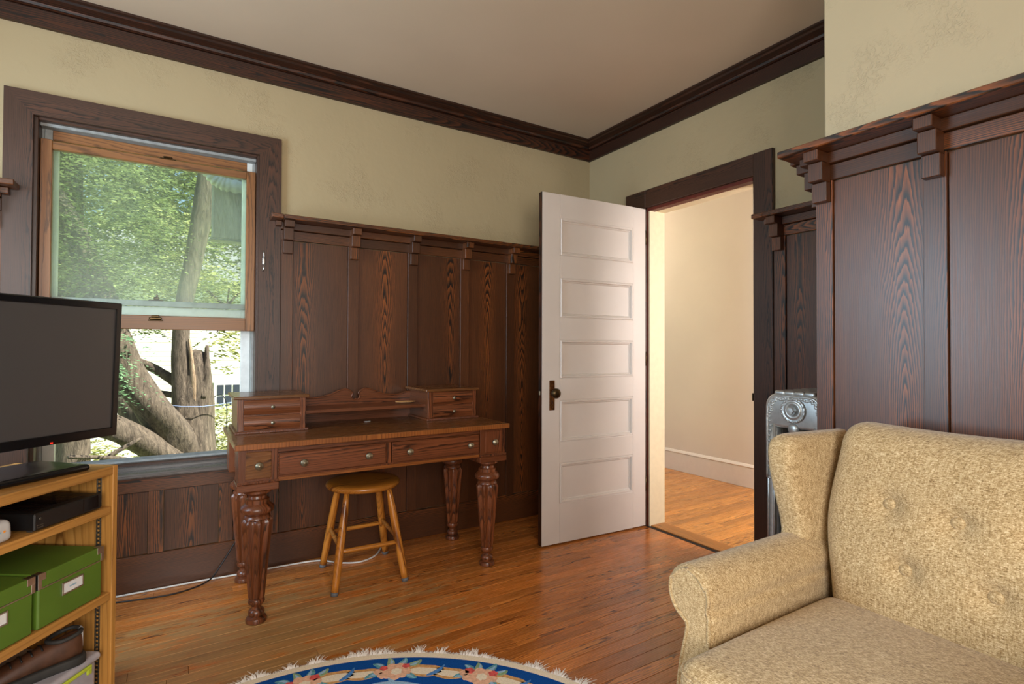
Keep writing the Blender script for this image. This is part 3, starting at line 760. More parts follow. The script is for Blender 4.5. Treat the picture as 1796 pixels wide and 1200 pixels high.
def drawer(nm, x0, x1, z0, z1, y, knobs, mat, r=.0105, bow=0.0):
    d = empty(nm, ((x0+x1)/2-DL.x, y-DL.y, z0), parent=dk)
    w_, h_ = (x1-x0)/2, z1-z0
    if bow:
        prof = [(0, 0)] + [(-bow*math.sin(PI*k/10), h_*k/10) for k in range(11)] + [(0, h_), (.03, h_), (.03, 0)]
        V, F = extrude_vf(prof, lambda a, b, t: (t, a, b), -w_, w_); fix_normals(raw('drawer_front', V, F, mat, d))
    else:
        box('drawer_front', (-w_, 0, 0), (w_, .03, h_), mat, d, .002)
        box('cock_bead', (-w_-.003, .004, -.003), (w_+.003, .0055, h_+.003), MT['deskX'], d, .0005)
    for kx in knobs: knob(d, (kx-(x0+x1)/2, -bow, h_*.5), r, r*1.9)
    return d
drawer('drawer', -2.212, -1.753, .602, .692, YF-.003, [-2.115, -1.836], MT['deskX'], .0158)
drawer('drawer', -1.719, -1.262, .602, .692, YF-.003, [-1.640, -1.318], MT['deskX'], .0158)
drawer('drawer', -2.338, -2.242, .598, .708, -.631, [-2.290], MT['desktopX'], .0158)
drawer('drawer', -1.226, -1.136, .598, .708, -.631, [-1.180], MT['deskZ'], .0158)
def bead(x0, x1, y, z, h, parent, off):
    parts = []; n = int((x1-x0)/.0048)
    for k in range(n):
        x = x0+(k+.5)*(x1-x0)/n; parts.append(cbox((x-.0016-off.x, y-.0035-off.y, z-off.z), (x+.0016-off.x, y-off.y, z+h-off.z), .0008))
    V, F = join(parts); return tag(raw('reeded_bead', V, F, MT['deskZ'], parent), kind='stuff')
dB('bead_strip', (-2.217, YF-.004, .5935), (-1.255, YF+.002, .6005), MT['deskX'], bev=.001); bead(-2.217, -1.255, YF-.004, .5937, .0065, dk, DL)
for x0, x1 in ((-2.369, -2.214), (-1.259, -1.104)):
    dB('bead_strip', (x0, -.634, .579), (x1, -.628, .590), MT['deskX'], bev=.001); bead(x0, x1, -.634, .580, .009, dk, DL)
# turned, fluted legs
def leg_vf():
    parts = [lathe_vf([(.046, .549), (.054, .545), (.054, .537), (.040, .530), (.034, .522), (.036, .512), (.046, .508), (.046, .492), (.052, .487), (.063, .478), (.066, .468), (.062, .457), (.050, .450),
                       (.045, .443), (.050, .438), (.052, .430), (.046, .424), (.030, .420)], 28)]
    n = 80
    def flute(t):
        k = (t*8/(2*PI)) % 1.0; c = abs(k-.5)*2
        return (1.0 - .20*(1-(c/.80)**2)) if c < .80 else 1.0
    V, F = lathe_vf([(.050, .428), (.0565, .421), (.060, .412), (.058, .395), (.0315, .104), (.028, .098)], n, poly=flute)
    parts.append((V, F))
    parts.append(lathe_vf([(.022, .100), (.030, .095), (.033, .086), (.030, .077), (.022, .071), (.019, .064), (.021, .056), (.029, .050), (.032, .040), (.030, .032), (.027, .026), (.038, .020), (.041, .012), (.040, .003), (.034, 0)], 28))
    return join(parts)
V, F = leg_vf()
l0 = fix_normals(raw('leg', V, F, MT['deskZ'], dk, True, loc=(0, 0, 0)))
m_ = l0.data
for i, (x, y) in enumerate(((-2.288, -.586), (-1.184, -.574), (-1.170, -.130), (-2.290, -.126))):
    o = l0 if i == 0 else l0.copy()
    if i: COL.objects.link(o); o.parent = dk
    o.location = (x-DL.x, y-DL.y, 0)
    md = None
# smooth-by-angle look for the flutes: split with an edge split modifier
for o in [c for c in dk.children if c.name.startswith('leg')]:
    md = o.modifiers.new('crisp', 'EDGE_SPLIT'); md.split_angle = math.radians(38)
# small drawer boxes, shelf and scrolled back board
def dbox(x0, x1):
    dB('drawer_box', (x0+.012, -.352, .752), (x1-.012, -.06, .902), MT['deskY'])
    dB('box_top', (x0-.006, -.372, .901), (x1+.006, -.055, .915), MT['desktopX'], bev=.003)
    dB('box_base', (x0, -.368, .7455), (x1+.002, -.055, .757), MT['deskX'], bev=.002); bead(x0, x1, -.368, .747, .009, dk, DL)
    dB('box_stile', (x0+.010, -.358, .757), (x0+.034, -.34, .901), MT['deskZ'], bev=.001); dB('box_stile', (x1-.034, -.358, .757), (x1-.010, -.34, .901), MT['deskZ'], bev=.001)
    dB('box_rail', (x0+.034, -.357, .824), (x1-.034, -.34, .830), MT['deskX'], bev=.001)
    for z0, z1 in ((.760, .823), (.831, .897)):
        drawer('small_drawer', x0+.036, x1-.036, z0, z1, -.358, [(x0+x1)/2], MT['deskX'], .0085, .010)
dbox(-2.357, -2.046); dbox(-1.438, -1.127)
dB('shelf', (-2.062, -.31, .815), (-1.422, -.062, .832), MT['deskX'])
half = [(.0, .860), (.010, .858), (.018, .862), (.024, .870), (.021, .880), (.016, .888), (.020, .898), (.032, .908), (.048, .915), (.068, .914), (.095, .906), (.125, .893), (.160, .882), (.200, .875), (.240, .874), (.270, .880), (.290, .888), (.325, .893)]
pts = [(-x, z) for x, z in half[::-1]] + half[1:]
pts = [(p.x, p.y) for p in spline([(a, b, 0) for a, b in pts], 3)]
outl = pts + [(.325, .7455), (-.325, .7455)]
V, F = extrude_vf(outl, lambda a, b, t: (a-1.742-DL.x, t-DL.y, b), -.088, -.070); fix_normals(raw('back_board', V, F, MT['deskX'], dk))
tube('back_board_bead', [(a-1.742-DL.x, -.0885-DL.y, b-.003) for a, b in pts], .0035, MT['deskX'], dk, 6)
# things on the desk
ds = tag(empty('oval_dish', (-1.50, -.21, .832)), 'small shallow oval brown dish on the desk shelf', 'dish')
V, F = lathe_vf([(.030, 0), (.040, .001), (.054, .008), (.0575, .0095), (.055, .0105), (.040, .005), (.002, .004)], 28)
fix_normals(raw('bowl', [(x, y*.62, z) for x, y, z in V], F, MT['ceramic'], ds, True)); 
V, F = lathe_vf([(.0545, .0090), (.0580, .0092), (.0582, .0108), (.0545, .0112)], 28); fix_normals(raw('rim', [(x, y*.62, z) for x, y, z in V], F, MT['rugtan'], ds, True))
kt = tag(empty('paper_tag', (-1.715, -.225, .7465), .5), 'tiny pale paper tag lying under the desk shelf', 'tag')
box('slip', (-.016, -.006, 0), (.014, .006, .002), MT['card'], kt, .0005); tube('string', [(-.014, 0, .002), (-.022, .004, .003), (-.030, -.002, .0015)], .0008, MT['card'], kt, 5)

# ---- stool
sl = tag(empty('wooden_stool', (-1.772, -.342, 0)), 'round golden oak stool tucked under the desk', 'stool')
V, F = lathe_vf([(.05, .437), (.150, .437), (.172, .443), (.181, .455), (.178, .466), (.165, .473), (.12, .4745), (.05, .4735), (.002, .473)], 48)
fix_normals(raw('seat', V, F, MT['stoolX'], sl, True))
feet = [(-1.957, -.525), (-1.621, -.540), (-1.926, -.158), (-1.588, -.148)]
SL = Vector((-1.772, -.342, 0)); tops = []
for fx, fy in feet:
    b = Vector((fx, fy, 0))-SL; t = Vector((b.x*.60, b.y*.60, .445)); tops.append((b, t))
    P = [b+(t-b)*k for k in (.035, .10, .25, .45, .62, .78, .90, 1.0)]
    tube('leg', P, [.0165, .0172, .0185, .0190, .0190, .0180, .0150, .0125], MT['stoolZ'], sl, 14)
    tube('foot_pad', [b, b+(t-b)*.036], [.0165, .0172], MT['foot'], sl, 14)
def at(k, z): b, t = tops[k]; return b+(t-b)*(z/.445)
for i, j, z in ((0, 1, .185), (2, 3, .185), (0, 2, .205), (1, 3, .205)):
    a, b = at(i, z), at(j, z); tube('stretcher', [a, a+(b-a)*.1, a+(b-a)*.5, a+(b-a)*.9, b], [.0085, .0105, .0115, .0105, .0085], MT['stoolX'], sl, 12)

# ---- bookcase standing across the corner, and what is on it
BA = math.atan2(.8168, .5769); BC = Vector((-2.734, -.940, 0))
def bk(x, y, z=0.0):        # bookcase frame (along the front, into the depth, up) -> world
    c, s = math.cos(BA), math.sin(BA); return (BC.x+c*x-s*y, BC.y+s*x+c*y, z)
bc = tag(empty('bookcase', BC, BA), 'low golden pine bookcase with adjustable shelves under the television', 'bookcase')
BLn, BD, BH = .92, .34, .762
box('side', (-.0185, 0, 0), (0, BD, BH), MT['pineZ'], bc, .0015); box('side', (-BLn, 0, .0125), (-BLn+.0185, BD, BH), MT['pineZ'], bc, .0015)
box('top', (-BLn+.0185, 0, BH-.027), (-.0185, BD, BH), MT['pineX'], bc, .0015)
box('back', (-BLn+.0185, BD-.008, .02), (-.0185, BD, BH-.027), MT['pineX'], bc, .001)
box('shelf', (-BLn+.021, .004, .613), (-.021, BD-.012, .637), MT['pineX'], bc, .0015)
box('shelf', (-BLn+.021, .004, .344), (-.021, BD-.012, .370), MT['pineX'], bc, .0015)
box('shelf', (-BLn+.0185, .010, .055), (-.0185, BD-.010, .075), MT['pineX'], bc, .0015); box('plinth', (-BLn+.0185, .03, .0125), (-.0185, .045, .055), MT['pineX'], bc, .001)
for yy in (.036, BD-.06):
    V, F = [], []
    L = [((-.0215, yy, .08), (-.0185, yy+.004, BH-.03)), ((-.0215, yy+.012, .08), (-.0185, yy+.016, BH-.03))]
    z = .08
    while z < BH-.04: L.append(((-.0213, yy+.004, z), (-.0185, yy+.012, z+.0065))); z += .0127
    boxes('shelf_standard', L, MT['standard'], bc, .0004)
# television
TA = math.atan2(.6913, .7226); TC = Vector((-3.044, -1.077, BH))
tv = tag(empty('television', TC, TA), 'black flat-screen television switched off on the bookcase', 'television')
tw = .3675; z0, z1 = .085, .515
def tilt(o): o.rotation_euler = (math.radians(2.2), 0, 0); return o
body = empty('screen_unit', (0, -.03, 0), parent=tv); tilt(body)
box('rear_shell', (-tw+.02, .012, z0+.02), (tw-.02, .055, z1-.02), MT['blackplastic'], body, .012)
V = []; F = []
def rect(x0, x1, za, zb, y): return [(x0, y, za), (x1, y, za), (x1, y, zb), (x0, y, zb)]
rings = [rect(-tw, tw, z0, z1, .018), rect(-tw, tw, z0, z1, -.014), rect(-tw+.0015, tw-.0015, z0+.0015, z1-.0015, -.0165), rect(-tw+.016, tw-.016, z0+.026, z1-.018, -.0165), rect(-tw+.018, tw-.018, z0+.028, z1-.020, -.011)]
for r_ in rings: V += r_
for i in range(len(rings)-1):
    for k in range(4): F.append([i*4+k, i*4+(k+1) % 4, i*4+4+(k+1) % 4, i*4+4+k])
F.append([3, 2, 1, 0]); fix_normals(raw('bezel', V, F, MT['tvblack'], body))
box('rim', (-tw-.001, -.012, z1-.0005), (tw+.001, .016, z1+.002), MT['tvrim'], body, .0008); box('rim', (tw-.0005, -.0125, z0), (tw+.002, .016, z1), MT['tvrim'], body, .0008)
box('screen', (-tw+.017, -.0112, z0+.027), (tw-.017, -.009, z1-.019), MT['screen'], body, .0003)
box('power_light', (.165, -.0182, z0+.004), (.171, -.0160, z0+.0075), MT['led'], body, .0005)
V, F = rbox_vf((0, 0, .078), (.045, .022, .066), .012, 4); raw('neck', V, F, MT['tvblack'], tv, True)
V, F = rbox_vf((0, -.01, .010), (.235, .105, .010), .0095, 6); raw('base', V, F, MT['tvblack'], tv, True)
# set-top box
sb = tag(empty('cable_box', bk(-.163, .008, .637), BA), 'black cable box on the upper bookcase shelf', 'cable box')
box('housing', (-.108, .0, .004), (.110, .215, .050), MT['blackplastic'], sb, .003)
box('front_panel', (.045, -.0015, .010), (.098, .001, .047), MT['glossblack'], sb, .001)
for k in range(14): box('vent_slot', (-.085+.012*k, .03, .0499), (-.079+.012*k, .19, .0506), MT['glossblack'], sb, .0002)
for x in (-.088, -.078): box('usb_port', (x-.010 if False else -.100, -.0008, .010 if x < -.08 else .016), (-.082, .0008, .013 if x < -.08 else .0185), MT['standard'], sb, .0003)
V, F = lathe_vf([(.004, 0), (.004, .002)], 14); raw('button', [(x-.091, -z, y+.034) for x, y, z in V], F, MT['standard'], sb, True)
for x in (-.095, .095):
    for y in (.02, .19): box('rubber_foot', (x-.008, y-.008, 0), (x+.008, y+.008, .0045), MT['sole'], sb, .001)
# router
rt = tag(empty('wifi_router', bk(-.385, .012, .637), BA), 'white rounded router box with orange mark beside the cable box', 'router')
V, F = rbox_vf((0, .055, .0285), (.065, .055, .0285), .016, 5, lambda p: (p[0]*(1-.06*(p[2]+.028)/.056), p[1], p[2])); raw('case', V, F, MT['whiteplastic'], rt, True)
V, F = extrude_vf([(.005*(1 if k % 2 == 0 else .45)*math.cos(k*PI/5), .005*(1 if k % 2 == 0 else .45)*math.sin(k*PI/5)) for k in range(10)], lambda a, b, t: (a+.038, t, b+.030), -.0006, .0004)
fix_normals(raw('orange_mark', V, F, MT['orangemark'], rt)); box('printed_line', (.0, -.0006, .0275), (.030, .0004, .0315), MT['tealmark'], rt, .0002)
cw = tag(empty('coiled_cable', bk(-.42, .05, .694), BA), 'short grey cable end lying on the router', 'cable')
tube('lead', [(-.12, .06, .006), (-.06, .03, .016), (-.01, .0, .022), (.03, -.01, .012), (.05, .0, .004)], .0035, MT['standard'], cw)
V, F = cbox((.045, -.008, 0), (.070, .008, .009), .002); raw('plug', V, F, MT['whiteplastic'], cw)
# green storage boxes
def gbox(x, label):
    e = tag(empty('storage_box', bk(x, .008, .370), BA), label, 'box', 'green storage boxes on the bookcase')
    W2, D2, H2 = .107, .26, .150
    box('body', (-W2+.002, .002, 0), (W2-.002, D2-.002, H2-.030), MT['green'], e, .004)
    ld = empty('lid', (0, 0, H2-.040), parent=e)
    box('cover', (-W2, 0, 0), (W2, D2, .040), MT['green'], ld, .003)
    for yy in (-.0006,): box('metal_rim', (-W2-.0006, yy, -.002), (W2+.0006, .0008, .0015), MT['steel'], ld, .0004)
    box('metal_rim', (-W2-.0006, 0, -.002), (-W2+.0006, D2, .0015), MT['steel'], ld, .0004); box('metal_rim', (W2-.0006, 0, -.002), (W2+.0006, D2, .0015), MT['steel'], ld, .0004)
    for s in (-1, 1):
        for (ya, yb) in ((0, 1), (D2, -1)):
            X = s*W2; L = []
            L.append(((X-s*.022, ya-yb*.0012, .022), (X+s*.0012, ya+yb*.0002, .041))); L.append(((X-s*.010, ya-yb*.0012, -.001), (X+s*.0012, ya+yb*.0002, .022)))
            L.append(((X-s*.0002, ya-yb*.0010, -.001), (X+s*.0012, ya+yb*.020, .041))); L.append(((X-s*.018, ya-yb*.001, .0398), (X+s*.001, ya+yb*.018, .0412)))
            boxes('corner_clip', L, MT['steel'], ld, .0005)
    h = empty('label_holder', (0, 0, .066), parent=e)
    boxes('frame', [((-.035, -.002, -.004), (.035, .003, .0)), ((-.035, -.002, .027), (.035, .003, .031)), ((-.035, -.002, 0), (-.031, .003, .027)), ((.031, -.002, 0), (.035, .003, .027))], MT['steel'], h, .0006)
    box('card', (-.031, .0, 0), (.031, .0022, .027), MT['card'], h, .0003)
    box('faint_mark', (-.010, -.0006, .011), (.012, .0001, .015), MT['tealmark'], h, .0001)
    return e
gbox(-.150, 'green storage box with label holder, whole front in view on the bookcase')
gbox(-.374, 'green storage box at the left picture edge on the bookcase')
# clear bin and shoe on the bottom shelf
bn = tag(empty('plastic_bin', bk(-.232, .014, .075), BA), 'milky clear plastic bin with lime handle at the bookcase bottom', 'bin')
V, F = rbox_vf((0, .14, .055), (.188, .135, .055), .02, 4); raw('tub', V, F, MT['clearbin'], bn, True)
V, F = rbox_vf((0, .14, .112), (.195, .142, .012), .011, 4); raw('lid', V, F, MT['clearbin'], bn, True)
boxes('latch', [((-.155, -.006, .094), (.155, .002, .104)), ((.140, -.0055, .078), (.155, .002, .095)), ((-.155, -.0055, .078), (-.140, .002, .095))], MT['lime'], bn, .002)
sh = tag(empty('hiking_shoe', bk(-.150, .070, .1992), BA-math.radians(32)), 'worn brown leather shoe lying on the plastic bin', 'shoe')
sec = []                                      # from heel (x=+) to toe (x=-)
for x, hw, h0, h1 in ((.072, .010, .018, .075), (.066, .026, .016, .092), (.045, .034, .016, .094), (.015, .035, .016, .086), (-.03, .036, .016, .080), (-.08, .040, .016, .066), (-.13, .043, .016, .050), (-.17, .038, .016, .040), (-.195, .022, .017, .030), (-.203, .006, .018, .022)):
    ring_ = []
    for k in range(14):
        a = 2*PI*k/14; ring_.append((x, hw*math.cos(a)*(1 if math.sin(a) < 0 else .82), (h0+h1)/2 + (h1-h0)/2*math.sin(a)))
    sec.append(ring_)
V = [v for r_ in sec for v in r_]; F = []
for i in range(len(sec)-1):
    for k in range(14): F.append([i*14+k, i*14+(k+1) % 14, (i+1)*14+(k+1) % 14, (i+1)*14+k])
F.append(list(range(14))); F.append([(len(sec)-1)*14+k for k in range(14)])
up = fix_normals(raw('upper', V, F, MT['leather'], sh, True))
so = [(.080, 0), (.074, .026), (.05, .037), (.0, .036), (-.05, .040), (-.12, .047), (-.17, .042), (-.20, .024), (-.208, 0)]
so = so + [(x, -y) for x, y in so[-2:0:-1]]; so = [(p.x, p.y) for p in spline([(a, b, 0) for a, b in so], 3, True)]
V, F = pillow_vf(so, lambda a, b, t: (a, b, t), 0, .026, .006, 3, 2); fix_normals(raw('sole', V, F, MT['sole'], sh, True))
V, F = rbox_vf((.069, 0, .070), (.004, .010, .030), .0035, 3); raw('heel_loop', V, F, MT['whiteplastic'], sh, True)
tube('collar', [(p[0], p[1], p[2]) for p in spline([(.068, 0, .094), (.055, .028, .094), (.015, .031, .088), (-.01, .0, .088), (.015, -.031, .088), (.055, -.028, .094)], 5, True)], .006, MT['sole'], sh, 8)
for k in range(4): tube('lace', [(-.025-.022*k, .022, .076-.006*k), (-.025-.022*k, 0, .084-.006*k), (-.025-.022*k, -.022, .076-.006*k)], .0022, MT['black_cord'], sh, 6)
# cords on the floor
tag(tube('extension_cord', spline([(-3.0, -.03, .005), (-2.79, -.028, .005), (-2.60, -.030, .005), (-2.45, -.034, .005), (-2.30, -.044, .005), (-2.10, -.050, .005), (-1.93, -.072, .005), (-1.84, -.16, .005), (-1.75, -.205, .005), (-1.66, -.17, .005), (-1.60, -.09, .005), (-1.575, -.045, .02), (-1.57, -.034, .07)], 8), .0045, MT['white_cord']),
    'white extension cord running along the baseboard to under the stool', 'cord')
tag(tube('power_cable', spline([(-2.92, -.06, .004), (-2.78, -.095, .004), (-2.68, -.115, .004), (-2.59, -.125, .004), (-2.50, -.10, .004), (-2.43, -.06, .013), (-2.385, -.032, .06), (-2.34, -.028, .13), (-2.30, -.030, .20)], 8), .0035, MT['black_cord']),
    'thin black cable curving across the floor and up behind the desk leg', 'cable')
tag(tube('desk_wire', spline([(-2.425, -.075, .895), (-2.405, -.085, .905), (-2.385, -.10, .900), (-2.372, -.11, .86), (-2.370, -.11, .80), (-2.372, -.10, .7475)], 6), .0018, MT['black_cord']),
    'thin dark wire looping beside the left drawer box of the desk', 'wire')

# ---- radiator in the alcove, its end towards the room
rd = tag(empty('radiator', (-.34, -1.862, 0)), 'silver painted cast-iron radiator behind the armchair wing', 'radiator')
def rad_section():
    parts = []
    hw, r = .120, .045
    def rr(z0, z1, rt, rb):
        P = []
        for cx, cz, r_, a0 in ((hw-rt, z1-rt, rt, 0), (-hw+rt, z1-rt, rt, 90), (-hw+rb, z0+rb, rb, 180), (hw-rb, z0+rb, rb, 270)):
            for k in range(6): a = math.radians(a0+18*k); P.append((cx+r_*math.cos(a), cz+r_*math.sin(a)))
        return P
    parts.append(pillow_vf(rr(.825, .962, .055, .020), lambda a, b, t: (t, a, b), -.026, .026, .014, 4, 2))
    parts.append(pillow_vf(rr(.085, .185, .020, .030), lambda a, b, t: (t, a, b), -.026, .026, .014, 4, 2))
    for y in (-.094, 0, .094):
        P = [(0, y, .12), (0, y, .3), (0, y, .6), (0, y, .87)]
        parts.append(tube_vf(P, [.026, .025, .025, .026], 12))
        parts.append(tube_vf([(-.022, y-.012, .16), (-.022, y-.012, .84)], .0055, 6)); parts.append(tube_vf([(-.022, y+.012, .16), (-.022, y+.012, .84)], .0055, 6))
    for y in (-.094, .094): parts.append(lathe_vf([(.030, 0), (.031, .012), (.018, .03), (.02, .07), (.03, .11)], 14, (0, y)))
    # crest lobes on top
    for y in (-.06, -.02, .02, .06): parts.append(rbox_vf((0, y, .962), (.024, .022, .010), .0095, 2))
    return join(parts)
V, F = rad_section(); s0 = fix_normals(raw('section', V, F, MT['silver'], rd, True, loc=(0, 0, 0)))
for k in range(7):
    o = s0 if k == 0 else s0.copy()
    if k: COL.objects.link(o); o.parent = rd
    o.location = (-.185+.060*k, 0, 0)
FX = -.185-.026
for zc_ in (.898, .135):
    V, F = lathe_vf([(.050, 0), (.050, .006), (.045, .010), (.040, .007), (.034, .007), (.032, .011), (.024, .011), (.022, .008)], 28)
    rg_ = fix_normals(raw('end_boss', [(FX-z+.002, x, y+zc_) for x, y, z in V], F, MT['silver'], rd, True))
    V, F = lathe_vf([(.0165, 0), (.0165, .016), (.013, .020), (.002, .0205)], 6); fix_normals(raw('hex_plug', [(FX-z-.006, x, y+zc_) for x, y, z in V], F, MT['silver'], rd))
parts = []
for k in range(16):
    a = 2*PI*k/16; parts.append(rbox_vf((FX-.008, .045*math.cos(a), .898+.045*math.sin(a)), (.003, .004, .004), .0028, 1))
V, F = join(parts); raw('boss_beads', V, F, MT['silver'], rd, True)
V, F = lathe_vf([(.022, 0), (.022, .004), (.012, .009), (.002, .010)], 20); fix_normals(raw('end_boss', [(FX-z+.002, x, y+.826) for x, y, z in V], F, MT['silver'], rd, True))
# raised scroll ornament along the rim of the end section
path = [(.108, .62), (.108, .75), (.108, .88), (.097, .925), (.070, .948), (.0, .950), (-.070, .948), (-.097, .925), (-.108, .88), (-.108, .75), (-.108, .62)]
tube('rim_moulding', [(FX+.001, a, b) for a, b in [(p.x, p.y) for p in spline([(a, b, 0) for a, b in path], 5)]], .0055, MT['silver'], rd, 8)
parts = []
pp = spline([(a, b, 0) for a, b in path], 7)
for i, p in enumerate(pp):
    t = pp[min(i+1, len(pp)-1)]-pp[max(i-1, 0)]; n_ = Vector((-t.y, t.x, 0)).normalized()
    c = p + n_*(.010+.004*math.sin(i*1.3)); parts.append(rbox_vf((FX-.001, c.x, c.y), (.004, .0065, .0045), .0035, 1))
V, F = join(parts); raw('scroll_ornament', V, F, MT['silver'], rd, True)

# ---- wing armchair
ac = tag(empty('wing_armchair', (-1.22, -2.52, 0)), 'straw-coloured chenille wing armchair with button back', 'armchair')
AL = Vector((-1.22, -2.52, 0)); CY = -2.52
def A(nm, VF, mat='fabric', parent=None, smooth=True, loc=None):
    V, F = VF; return fix_normals(raw(nm, [(v[0]-AL.x, v[1]-AL.y, v[2]-AL.z) for v in V], F, MT[mat], parent or ac, smooth, loc))
btn = [(-2.377, .728), (-2.524, .720), (-2.671, .728), (-2.424, .578), (-2.579, .578), (-2.734, .578), (-2.345, .47), (-2.50, .45)][:6]
btn = [(-2.377, .728), (-2.524, .719), (-2.668, .728), (-2.424, .578), (-2.600, .578)]
def backdef(p):
    x, y, z = p                                # x<0 is the front
    Z = z/.27; Y = y/.305
    out = Vector((x, y, z))
    hour = 1 + .035*math.cos(PI*Z*1.1) - .03*max(0, -Z)
    out.y = y*hour
    out.z += (.012*(abs(Y)**2) if Z > 0 else 0)*max(0, Z)
    out.x += (Z*.048) + .012*Z*Z               # lean backwards towards the top
    if x < 0:
        out.x -= .030*(1-abs(Y)**2.5)*(1-abs(Z)**3)
        for by, bz in btn:
            d2 = ((out.y+CY-by)/.034)**2+((out.z+.655-bz)/.034)**2; out.x += .030*math.exp(-d2)
    return out
back = A('backrest', rbox_vf((-.935, CY, .655), (.070, .305, .262), .058, 40, backdef))
for by, bz in btn:
    Z = (bz-.655)/.27; xs = -.935-.070+Z*.048+.012*Z*Z-.030*(1-abs((by-CY)/.305)**2.5)*(1-abs(Z)**3)+.027
    V, F = lathe_vf([(.014, -.004), (.0165, .003), (.014, .009), (.007, .0115), (.001, .012)], 16)
    A('button', ([(xs+.004-z, by+x, bz+y) for x, y, z in V], F))
outer = A('outer_back', rbox_vf((-.865, CY, .52), (.028, .35, .36), .026, 8, lambda p: (p[0]+p[2]*.10, p[1], p[2])))
for s in (1, -1):
    fe = [(.48, -1.085), (.53, -1.075), (.56, -1.060), (.60, -1.053), (.64, -1.060), (.69, -1.076), (.74, -1.092), (.79, -1.105), (.83, -1.109), (.87, -1.106), (.90, -1.100)]
    def xfront(z):
        for (z_a, x_a), (z_b, x_b) in zip(fe, fe[1:]):
            if z <= z_b:
                t = (z-z_a)/(z_b-z_a); return x_a+(x_b-x_a)*t
        return fe[-1][1]
    V = []; F = []; nr = 36; zs = [.46+.385*k/22 for k in range(23)] + [.845+.042*math.sin(PI/2*k/8) for k in range(1, 9)]
    for z in zs:
        q = 1.0 if z <= .845 else math.sqrt(max(0.0, 1-((z-.845)/.0421)**2))
        x0_, x1_ = xfront(z)+(1-q)*.040, -.80-(1-q)*.02; th_ = .042*(.25+.75*q) if z > .845 else .042
        for k in range(nr):
            a = 2*PI*k/nr; ca, sa_ = math.cos(a), math.sin(a)
            ex = math.copysign(abs(ca)**.28, ca); ey = math.copysign(abs(sa_)**.55, sa_)
            x = (x0_+x1_)/2+(x1_-x0_)/2*ex; fl = .035*max(0, (-.86-x)/.25)
            V.append((x, CY+s*(.350+fl+th_*ey), z))
    for i in range(len(zs)-1):
        for k in range(nr): F.append([i*nr+k, i*nr+(k+1) % nr, (i+1)*nr+(k+1) % nr, (i+1)*nr+k])
    F.append(list(range(nr))); F.append([(len(zs)-1)*nr+k for k in range(nr)])
    A('wing', (V, F))
    arm_o = [(-.050, .16), (-.050, .44), (-.052, .485)]
    for k in range(0, 15):
        a = math.radians(200-k*19); arm_o.append((.018+.068*math.cos(a), .527+.070*math.sin(a)))
    arm_o += [(.032, .445), (.050, .36), (.064, .26), (.074, .16)]
    arm_o = [(p.x, p.y) for p in spline([(a, b, 0) for a, b in arm_o], 3, True)]
    pl_ = lambda a, b, t, s=s: (t, CY+s*(.355+a), b)
    A('arm', pillow_vf(arm_o, pl_, -1.50, -.86, .016, 4, 3))
    cyo = sum(q[0] for q in arm_o)/len(arm_o)
    k0 = min(range(len(arm_o)), key=lambda k: (arm_o[k][1] > .20)*9 + abs(arm_o[k][0]+.05)); fr_o = [arm_o[(k0+k) % len(arm_o)] for k in range(len(arm_o))]
    fr_o = [q for q in fr_o if q[1] > .18]
    A('piping', tube_vf([(-1.4985, CY+s*(.355+a-(.010 if a > cyo else -.010)), b-(.010 if b > .56 else 0)) for a, b in fr_o], .0050, 8))
cush = lambda p: (p[0], p[1], p[2]+(.016*(1-(p[0]/.318)**2)*(1-(p[1]/.298)**2) if p[2] > 0 else 0))
A('seat_cushion', rbox_vf((-1.325, CY, .385), (.318, .298, .068), .045, 16, cush))
for zz_ in (.353, .425):
    P = []
    for cx_, cy_, a0 in ((1, 1, 0), (-1, 1, 90), (-1, -1, 180), (1, -1, 270)):
        for k in range(7):
            a = math.radians(a0+15*k); P.append((-1.325+cx_*.273+.0425*math.cos(a), CY+cy_*.253+.0425*math.sin(a), zz_))
    A('piping', tube_vf(P+P[:1], .0048, 8))
A('seat_base', rbox_vf((-1.20, CY, .235), (.345, .33, .085), .02, 6)); 
for sx, sy in ((-1.50, -1), (-1.50, 1), (-.90, -1), (-.90, 1)):
    A('leg', lathe_vf([(.028, .16), (.026, .08), (.018, .0125 if sx < -1.2 else 0)], 16, (sx, CY+sy*.35)), 'deskZ')

# ---- round rug
RC = Vector((-2.3233, -2.0066, 0)); RZ = .010
rug = tag(empty('round_rug', RC), 'round floral rug with royal blue border and white fringe', 'rug')
def wavy(th, base, amp, n, ph=0.0): return base + amp*math.sin(n*th+ph)
NU = 18
inner_b = lambda th: wavy(th, .800, .011, NU, .6)
inner_p = lambda th: wavy(th, .770, .009, NU, .9)
def ringmesh(nm, f0, f1, mat, top=RZ, side=False, n=360):
    V = []; F = []
    for k in range(n):
        th = 2*PI*k/n; a, b = f0(th), f1(th)
        V += [(a*math.cos(th), a*math.sin(th), top), (b*math.cos(th), b*math.sin(th), top)]
        if side: V += [(b*math.cos(th)+.003*math.cos(th), b*math.sin(th)+.003*math.sin(th), top*.5), (b*math.cos(th), b*math.sin(th), .0005)]
    s = 4 if side else 2
    for k in range(n):
        a = k*s; b = ((k+1) % n)*s; F.append([a, a+1, b+1, b])
        if side: F += [[a+1, a+2, b+2, b+1], [a+2, a+3, b+3, b+2]]
    return raw(nm, V, F, MT[mat], rug, False, loc=(0, 0, 0))
ringmesh('selvage', lambda t: .948, lambda t: .976, 'rugcream', side=True)
ringmesh('border', inner_b, lambda t: .948, 'rugblue')
ringmesh('inner_band', inner_p, inner_b, 'ruglight')
ringmesh('field', lambda t: .001, inner_p, 'rugcream')
rr_ = random.Random(11)
MOT = ['rugpink', 'rugrose', 'rugleaf', 'rugteal', 'rugtan', 'rugsky', 'rugcream', 'ruglight']
